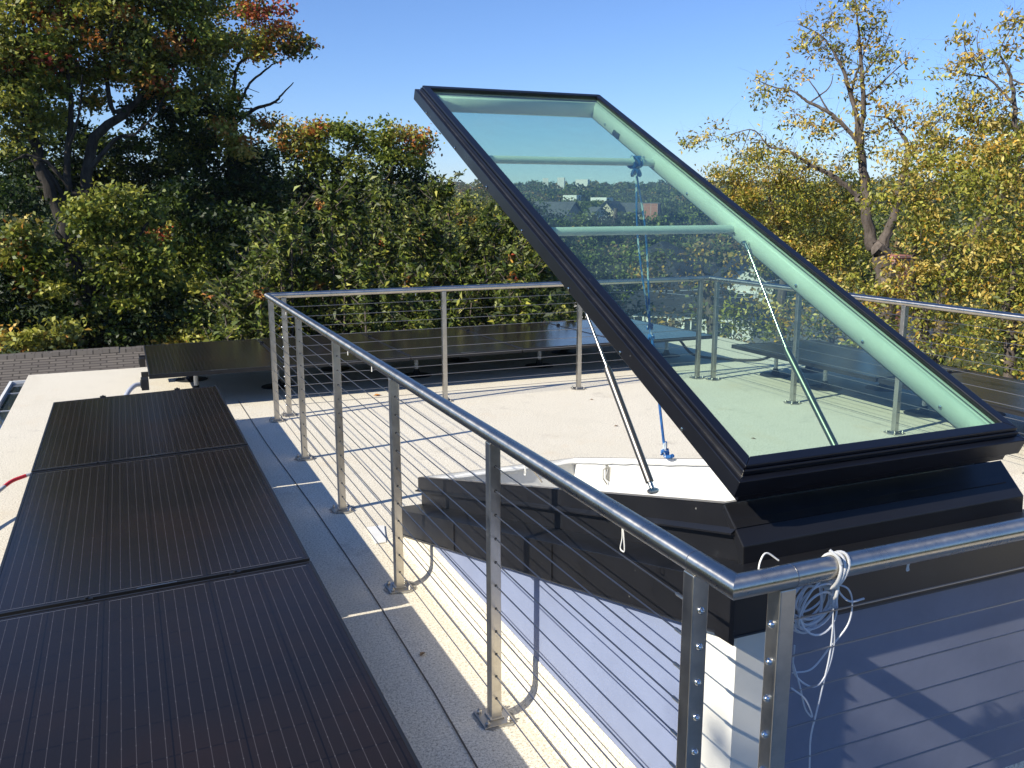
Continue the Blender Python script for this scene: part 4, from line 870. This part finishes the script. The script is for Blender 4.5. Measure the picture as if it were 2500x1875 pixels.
low(2, 15, 'dense golden tree at the lower right edge behind the panels', [(2180, 800, .15), (2170, 700, .12), (2190, 600, .07), (2180, 540, .04)], [(2170, 330, 44), (2215, 300, 50), (2150, 480, 50), (2220, 470, 60), (2150, 560, 60), (2230, 580, 60), (2150, 650, 60), (2220, 690, 60), (2140, 730, 50), (2200, 770, 60), (2260, 640, 60), (2110, 410, 44), (2190, 400, 50)], [WD, WG, WDG], 35, dn=.9)
low(3, 14, 'low olive bushy tree under the leaning trunk beside the back corner of the deck', [(1800, 900, .12), (1790, 800, .1), (1800, 720, .06)], [(1760, 700, 55), (1850, 720, 55), (1930, 750, 55), (1700, 680, 50), (1990, 790, 50), (2060, 800, 50), (1640, 690, 46), (1580, 700, 40), (1820, 790, 60)], [WDG, WDG, WD], 37, dn=.8)
# trees seen through the raised glass
GG = 'garden trees between the roof and the neighbouring houses'
def gt(k, D, name, lab, tr, pts, mixs, seed, leaf=.15, per=75, rc=.6, dn=1.):
    bl = []
    for i, q in enumerate(pts): bl += BL(D, mixs[i % len(mixs)], q, dn=dn)
    return grow(name, lab, 'tree', PT(tr[0][0], tr[0][1], D)*[1, 1, 0]+[0, 0, -7.5], [down(LB(D, *tr))], bl, 'bark2', leaf=leaf, per=per, rc=rc, twig_r=.016, seed=seed, group=GG)
MIX = [('olive', 4), ('dgreen', 4), ('green', 3)]
gt(0, 30, 'garden_tree', 'full olive green tree behind the glass below the second cross bar', [(1310, 760, .25), (1310, 650, .2), (1300, 580, .1)], [(1290, 560, 55), (1350, 550, 45), (1240, 610, 55), (1320, 620, 60), (1380, 600, 40), (1290, 690, 60), (1210, 560, 40), (1220, 680, 50), (1370, 680, 34)], [MIX, [('olive', 5), ('green', 3), ('brown', 1)]], 51)
gt(1, 27, 'garden_tree', 'brownish yellow tree behind the glass in front of the white house', [(1540, 760, .25), (1530, 650, .18), (1520, 590, .1)], [(1500, 560, 38), (1560, 550, 44), (1610, 530, 40), (1500, 620, 28), (1560, 620, 30), (1640, 580, 36), (1440, 620, 36), (1400, 590, 30), (1420, 560, 22), (1450, 700, 30), (1570, 720, 40), (1660, 640, 40), (1520, 690, 26), (1690, 690, 40)], [[('brown', 4), ('olive', 4), ('gold', 2)]], 53, dn=.62, per=55)
gt(2, 62, 'garden_tree', 'broad dark tree beyond the upper cross bar of the lid', [(1330, 600, .4), (1330, 500, .3), (1330, 450, .2)], [(1250, 488, 32), (1300, 484, 34), (1350, 482, 30), (1200, 500, 32), (1400, 494, 28), (1300, 505, 40), (1370, 510, 36), (1230, 520, 34), (1440, 500, 30)], [MIX, G_SHADE], 55, leaf=0.26, per=110, rc=1.15)
gt(3, 70, 'garden_tree', 'dark green tree at the right of the distant brick building', [(1540, 560, .4), (1540, 480, .3), (1540, 450, .2)], [(1500, 470, 26), (1550, 455, 30), (1590, 480, 34), (1470, 505, 28), (1530, 510, 36), (1450, 486, 18), (1590, 430, 22)], [MIX, G_SHADE], 57, leaf=0.28, per=110, rc=1.2)
gt(4, 95, 'garden_tree', 'round dark tree beyond the left side of the glass', [(1150, 520, .4), (1150, 450, .3), (1150, 430, .2)], [(1130, 458, 26), (1170, 475, 28), (1100, 445, 24), (1190, 495, 30), (1140, 505, 34), (1085, 470, 26)], [MIX, G_SHADE], 59, leaf=0.37, per=100, rc=1.7)
gt(5, 60, 'garden_tree', 'yellowing tree just left of the lid frame near the brick roof', [(1010, 560, .3), (1010, 480, .2)], [(1000, 450, 30), (1040, 460, 30), (960, 470, 34), (1030, 500, 36), (1075, 500, 34)], [[('ygreen', 4), ('olive', 4), ('gold', 1)]], 61, leaf=0.26, per=100, rc=1.1)
# far wood up to the skyline: one mass
rng = np.random.default_rng(99); C, T, S = [], [], []
for k in range(3000):
    D = 85*(900/85)**rng.uniform(0, 1)**.9; az = R(rng.uniform(-10, 58)); r_ = rng.uniform(2.6, 5.8); h = rng.uniform(4.5, 9.0)+(rng.random() < .12)*rng.uniform(1, 3.5)
    if D < 200: h *= .6; r_ *= .75
    azd = math.degrees(az); top = terr(D)+h
    lim = 1.856+D*math.tan(R(-1.05 if D < 178 else .15 if D < 330 else .8 if D < 400 else 1.42)) if 19 < azd < 40 else 1e9
    if top > lim: h = (lim-terr(D))*rng.uniform(.75, 1)
    if h < 2.2: continue
    r_ = min(r_, h*.7)
    c0 = np.array([CAM[0]+D*math.sin(az), CAM[1]+D*math.cos(az), terr(D)+h*.6]); n_ = int(min(420, 130+26000/D))
    d = rng.normal(size=(n_, 3)); d[:, 2] += .25; d /= np.linalg.norm(d, axis=1)[:, None]
    C.append(c0+d*np.array([r_, r_, h*.4])*(rng.uniform(.55, 1, (n_, 1))**.4)*(1+.25*np.sin(6*d[:, :1]+k)*np.cos(5*d[:, 1:2]+2*k)))
    u_ = rng.random(); mixc = [('dgreen', 5), ('olive', 3)] if u_ < .45 else [('olive', 5), ('green', 3)] if u_ < .75 else [('olive', 3), ('brown', 4), ('gold', .8)] if u_ < .93 else [('ygreen', 3), ('olive', 4)]
    T.append(pick_tint(n_, mixc)*rng.uniform(.7, 1.1)); S.append(np.full(n_, .26+D*.0017)*rng.uniform(.7, 1.3, n_))
leaf_mesh('distant_wood', np.vstack(C), np.concatenate(S), np.vstack(T), None, .8, .3, 0, .25)
tag(bpy.data.objects['distant_wood'], 'far wooded suburb reaching to the skyline', 'wood', kind='stuff')

# ------------------------------------------------------------------ houses
def house(name, label, dx, D, wd, dp, eave, ridge, wallm, roofm, rot=0, wins=(), hip=False, floor=None, gable='x', chim=None, cat='house'):
    c = PT(dx, 437, D); zg = terr(D) if floor is None else floor; root = empty(name, (c[0], c[1], zg), label, cat)
    a = math.atan2(c[0]-CAM[0], c[1]-CAM[1])+rot; ux = np.array([math.cos(a), -math.sin(a), 0]); uy = np.array([math.sin(a), math.cos(a), 0]); o = np.array([c[0], c[1], 0.])
    W = lambda x, y, z: o+ux*x+uy*y+np.array([0, 0, z]); x, y = wd/2, dp/2
    m = MB(); m.hexa([W(-x, -y, zg-1), W(x, -y, zg-1), W(x, y, zg-1), W(-x, y, zg-1), W(-x, -y, eave), W(x, -y, eave), W(x, y, eave), W(-x, y, eave)])
    if not hip and ridge > eave:
        if gable == 'x': m.prism([W(-x, -y, eave), W(x, -y, eave), W(0, -y, ridge)], uy*dp)
        else: m.prism([W(-x, -y, eave), W(-x, y, eave), W(-x, 0, ridge)], ux*wd)
    m.build('wall', M[wallm], root)
    if roofm:
        m = MB(); e = .35; t = .14; X, Y = x+e, y+e
        if ridge <= eave: m.hexa([W(-X, -Y, eave+.01), W(X, -Y, eave+.01), W(X, Y, eave+.01), W(-X, Y, eave+.01), W(-X, -Y, eave+.25), W(X, -Y, eave+.25), W(X, Y, eave+.25), W(-X, Y, eave+.25)])
        elif hip:
            k = min(x, y)*.98; r1, r2 = (W(-(x-k), 0, ridge), W(x-k, 0, ridge)) if x > y else (W(0, -(y-k), ridge), W(0, y-k, ridge))
            b = [W(-X, -Y, eave-.05), W(X, -Y, eave-.05), W(X, Y, eave-.05), W(-X, Y, eave-.05)]
            m.add(b+[r1, r2], [(0, 1, 5, 4), (1, 2, 5), (2, 3, 4, 5), (3, 0, 4), (3, 2, 1, 0)] if x > y else [(0, 1, 4), (1, 2, 5, 4), (2, 3, 5), (3, 0, 4, 5), (3, 2, 1, 0)])
        else:
            sl = (ridge-eave)/(x if gable == 'x' else y); up = np.array([0, 0, t])
            if gable == 'x':
                for s_ in (-1, 1): m.prism([W(0, -Y, ridge+.02), W(s_*X, -Y, eave-sl*e+.02), W(s_*X, -Y, eave-sl*e+.02+t), W(0, -Y, ridge+.02+t)], uy*2*Y)
            else:
                for s_ in (-1, 1): m.prism([W(-X, 0, ridge+.02), W(-X, s_*Y, eave-sl*e+.02), W(-X, s_*Y, eave-sl*e+.02+t), W(-X, 0, ridge+.02+t)], ux*2*X)
        rf = m.build('roof', M[roofm], root)
        if chim: m = MB(); cx, cy, cw, ch = chim; m.hexa([W(cx-cw, cy-cw, eave), W(cx+cw, cy-cw, eave), W(cx+cw, cy+cw, eave), W(cx-cw, cy+cw, eave), W(cx-cw, cy-cw, ch), W(cx+cw, cy-cw, ch), W(cx+cw, cy+cw, ch), W(cx-cw, cy+cw, ch)]); m.build('chimney', M['brick'], rf)
    for (wx, wz, ww, wh) in wins:
        f = MB()
        for a0, a1, b0, b1 in ((wx-ww/2-.08, wx+ww/2+.08, wz-.08, wz), (wx-ww/2-.08, wx+ww/2+.08, wz+wh, wz+wh+.08), (wx-ww/2-.08, wx-ww/2, wz, wz+wh), (wx+ww/2, wx+ww/2+.08, wz, wz+wh), (wx-.025, wx+.025, wz, wz+wh), (wx-ww/2, wx+ww/2, wz+wh/2-.025, wz+wh/2+.025)):
            f.hexa([W(a0, -y-.05, b0), W(a1, -y-.05, b0), W(a1, -y-.003, b0), W(a0, -y-.003, b0), W(a0, -y-.05, b1), W(a1, -y-.05, b1), W(a1, -y-.003, b1), W(a0, -y-.003, b1)])
        fo = f.build('window', M['white'], root); g_ = MB(); g_.hexa([W(wx-ww/2, -y-.02, wz), W(wx+ww/2, -y-.02, wz), W(wx+ww/2, -y-.004, wz), W(wx-ww/2, -y-.004, wz), W(wx-ww/2, -y-.02, wz+wh), W(wx+ww/2, -y-.02, wz+wh), W(wx+ww/2, -y-.004, wz+wh), W(wx-ww/2, -y-.004, wz+wh)]); g_.build('pane', M['wglass'], fo)
    return root
house('house', 'white house with dark low roof and windows seen through the glass above the railing', 1500, 40, 5.6, 7, -2.35, -1.3, 'wall', 'droof', .1, [(-1.9, -3.9, .7, 1.2), (-.9, -3.9, .7, 1.2), (1.6, -4.0, .8, 1.2), (.4, -3.9, .5, 1.2)], hip=True)
house('house', 'narrow white gabled house front behind the right gas strut', 1612, 43, 2.6, 6, -1.75, -.55, 'wall', 'droof', 0, [(.1, -2.9, .8, .9)], gable='x')
house('house', 'dark hip roofed house behind the hanging rope', 1435, 56, 7.5, 8, -3.1, -.45, 'grey', 'droof', .5, hip=True)
house('house', 'grey roofed bungalow in the distance below the first cross bar', 1195, 170, 8.4, 9, -.6, 1.9, 'grey', 'groof', .4, gable='y')
house('house', 'cream gabled house in the distance with a long grey roof', 1322, 165, 4.6, 9, -.6, 2.0, 'cream', 'groof', .25, gable='x')
house('house', 'long grey roofed house right of the cream gable', 1370, 172, 9.0, 7, .2, 1.7, 'grey', 'groof', .1, gable='y')
house('house', 'small white gable beside the cream house', 1288, 160, 2.4, 4, .1, 1.0, 'wall', 'groof', -.4, gable='x')
house('building', 'small red brick building standing above the trees in the distance', 1407, 150, 2.5, 2.5, 1.7, 1.7, 'brick', None, .15, cat='building')
house('house', 'red tile roofed house left of the lid frame', 980, 140, 6.5, 6, -.6, .6, 'cream', 'brick', .2, hip=True)
for k, (dx, D, wd, hh, lb) in enumerate([(1178, 560, 3.5, 16.4, 'white tower block end farthest left on the skyline'), (1212, 600, 4.5, 17.8, 'white flat topped building on the skyline above the middle of the glass'), (1258, 520, 7, 14.6, 'long white building on the skyline right of the block'), (1236, 330, 5, 4.5, 'long low white roofed building below the skyline'), (1300, 320, 6, 3.6, 'pale flat roofed building below the skyline by the rope')]):
    house('building', lb, dx, D, wd, 6, hh, hh, 'wall', None, .1*k, cat='building')
house('house', 'grey roofed house hidden behind the walnut trunk', 1850, 36, 6, 7, -3.2, -1.2, 'grey', 'groof', .1, hip=True)
ch = PT(1932, 570, 30); cr = empty('brick_chimney', (ch[0], ch[1], -7.5), 'red brick chimney right behind the walnut trunk', 'chimney')
m = MB(); m.box((ch[0]-.32, ch[1]-.32, -7.5), (ch[0]+.32, ch[1]+.32, .2)); m.build('shaft', M['brick'], cr); m = MB(); m.box((ch[0]-.37, ch[1]-.37, .201), (ch[0]+.37, ch[1]+.37, .28)); m.build('cap', M['brick'], cr)
for k, (a, b, lb) in enumerate([((1300, 626, 34), (1720, 598, 38), 'upper utility wire crossing behind the glass'), ((1290, 612, 34), (1720, 640, 40), 'lower utility wire crossing behind the glass')]):
    A, B = PT(*a), PT(*b); P = [A*(1-t)+B*t-np.array([0, 0, .25*math.sin(math.pi*t)]) for t in np.linspace(0, 1, 14)]
    m = MB(); m.tube(P, .012, 5); tag(m.build('utility_wire', M['wire'], None), lb, 'wire', 'utility wires over the gardens')

# trees standing outside the picture, left of and behind the viewer
def xyz_blobs(mix_, *pts, dn=1.): return [(np.array(q[:3]), q[3], mix_, dn) for q in pts]
grow('oak_tree', 'tall oak left of the roof whose shade falls on the front wall of the skylight', 'tree', (-11, -5, -7.5), [[(-11, -5, -7.5, .4), (-11.1, -5, -1, .3), (-11, -4.8, 4, .2), (-11, -4.4, 7.6, .06)], [(-11.1, -5, 2, .15), (-11, -3.6, 5, .1), (-11, -2.7, 7.6, .04)]],
     xyz_blobs(G1, (-11, -3.17, 8.12, 1.4), (-11, -3.3, 5.7, 1.35), (-11.2, -5.3, 7.6, 1.5), (-11, -5.5, 5.5, 1.8), (-11, -8, 6.5, 2), (-11.5, -5.5, 3, 2.2), (-11, -8, 3.5, 2.2), (-12, -7, 9, 1.6)), 'bark', leaf=.16, per=110, rc=.5, seed=71, dens=1.2, group='trees behind the viewer')
for k, (x, y, rr_) in enumerate([(-7, -15, 2.6), (0, -17, 3), (7, -15, 2.8), (14, -12, 3), (-17, -14, 2.6)]):
    grow('oak_tree', ['oak behind the viewer to the left', 'oak straight behind the viewer', 'oak behind the viewer to the right', 'oak far to the right behind the viewer', 'oak far to the left behind the viewer'][k], 'tree', (x, y, -7.5), [[(x, y, -7.5, .35), (x, y, 0, .15)]],
         xyz_blobs(G_SHADE, (x, y, .2, rr_), (x-2, y+.5, -2, rr_), (x+2, y, -2.2, rr_), (x, y+1, -4, rr_)), 'bark', leaf=.5, per=26, rc=1.1, seed=80+k, dens=.7, group='trees behind the viewer')

# thin blue air between the roof and the skyline
m = MB(); m.box((-1000, -60, -9), (1100, 1000, 40)); hz = m.build('haze', []); tag(hz, kind='stuff')
hm = bpy.data.materials.new('haze'); hm.use_nodes = True; t = hm.node_tree; t.nodes.clear(); o_ = t.nodes.new('ShaderNodeOutputMaterial'); pv = t.nodes.new('ShaderNodeVolumePrincipled')
pv.inputs['Color'].default_value = (.72, .84, 1, 1); pv.inputs['Density'].default_value = .00022; pv.inputs['Anisotropy'].default_value = .2; t.links.new(pv.outputs[0], o_.inputs['Volume']); hz.data.materials.append(hm)
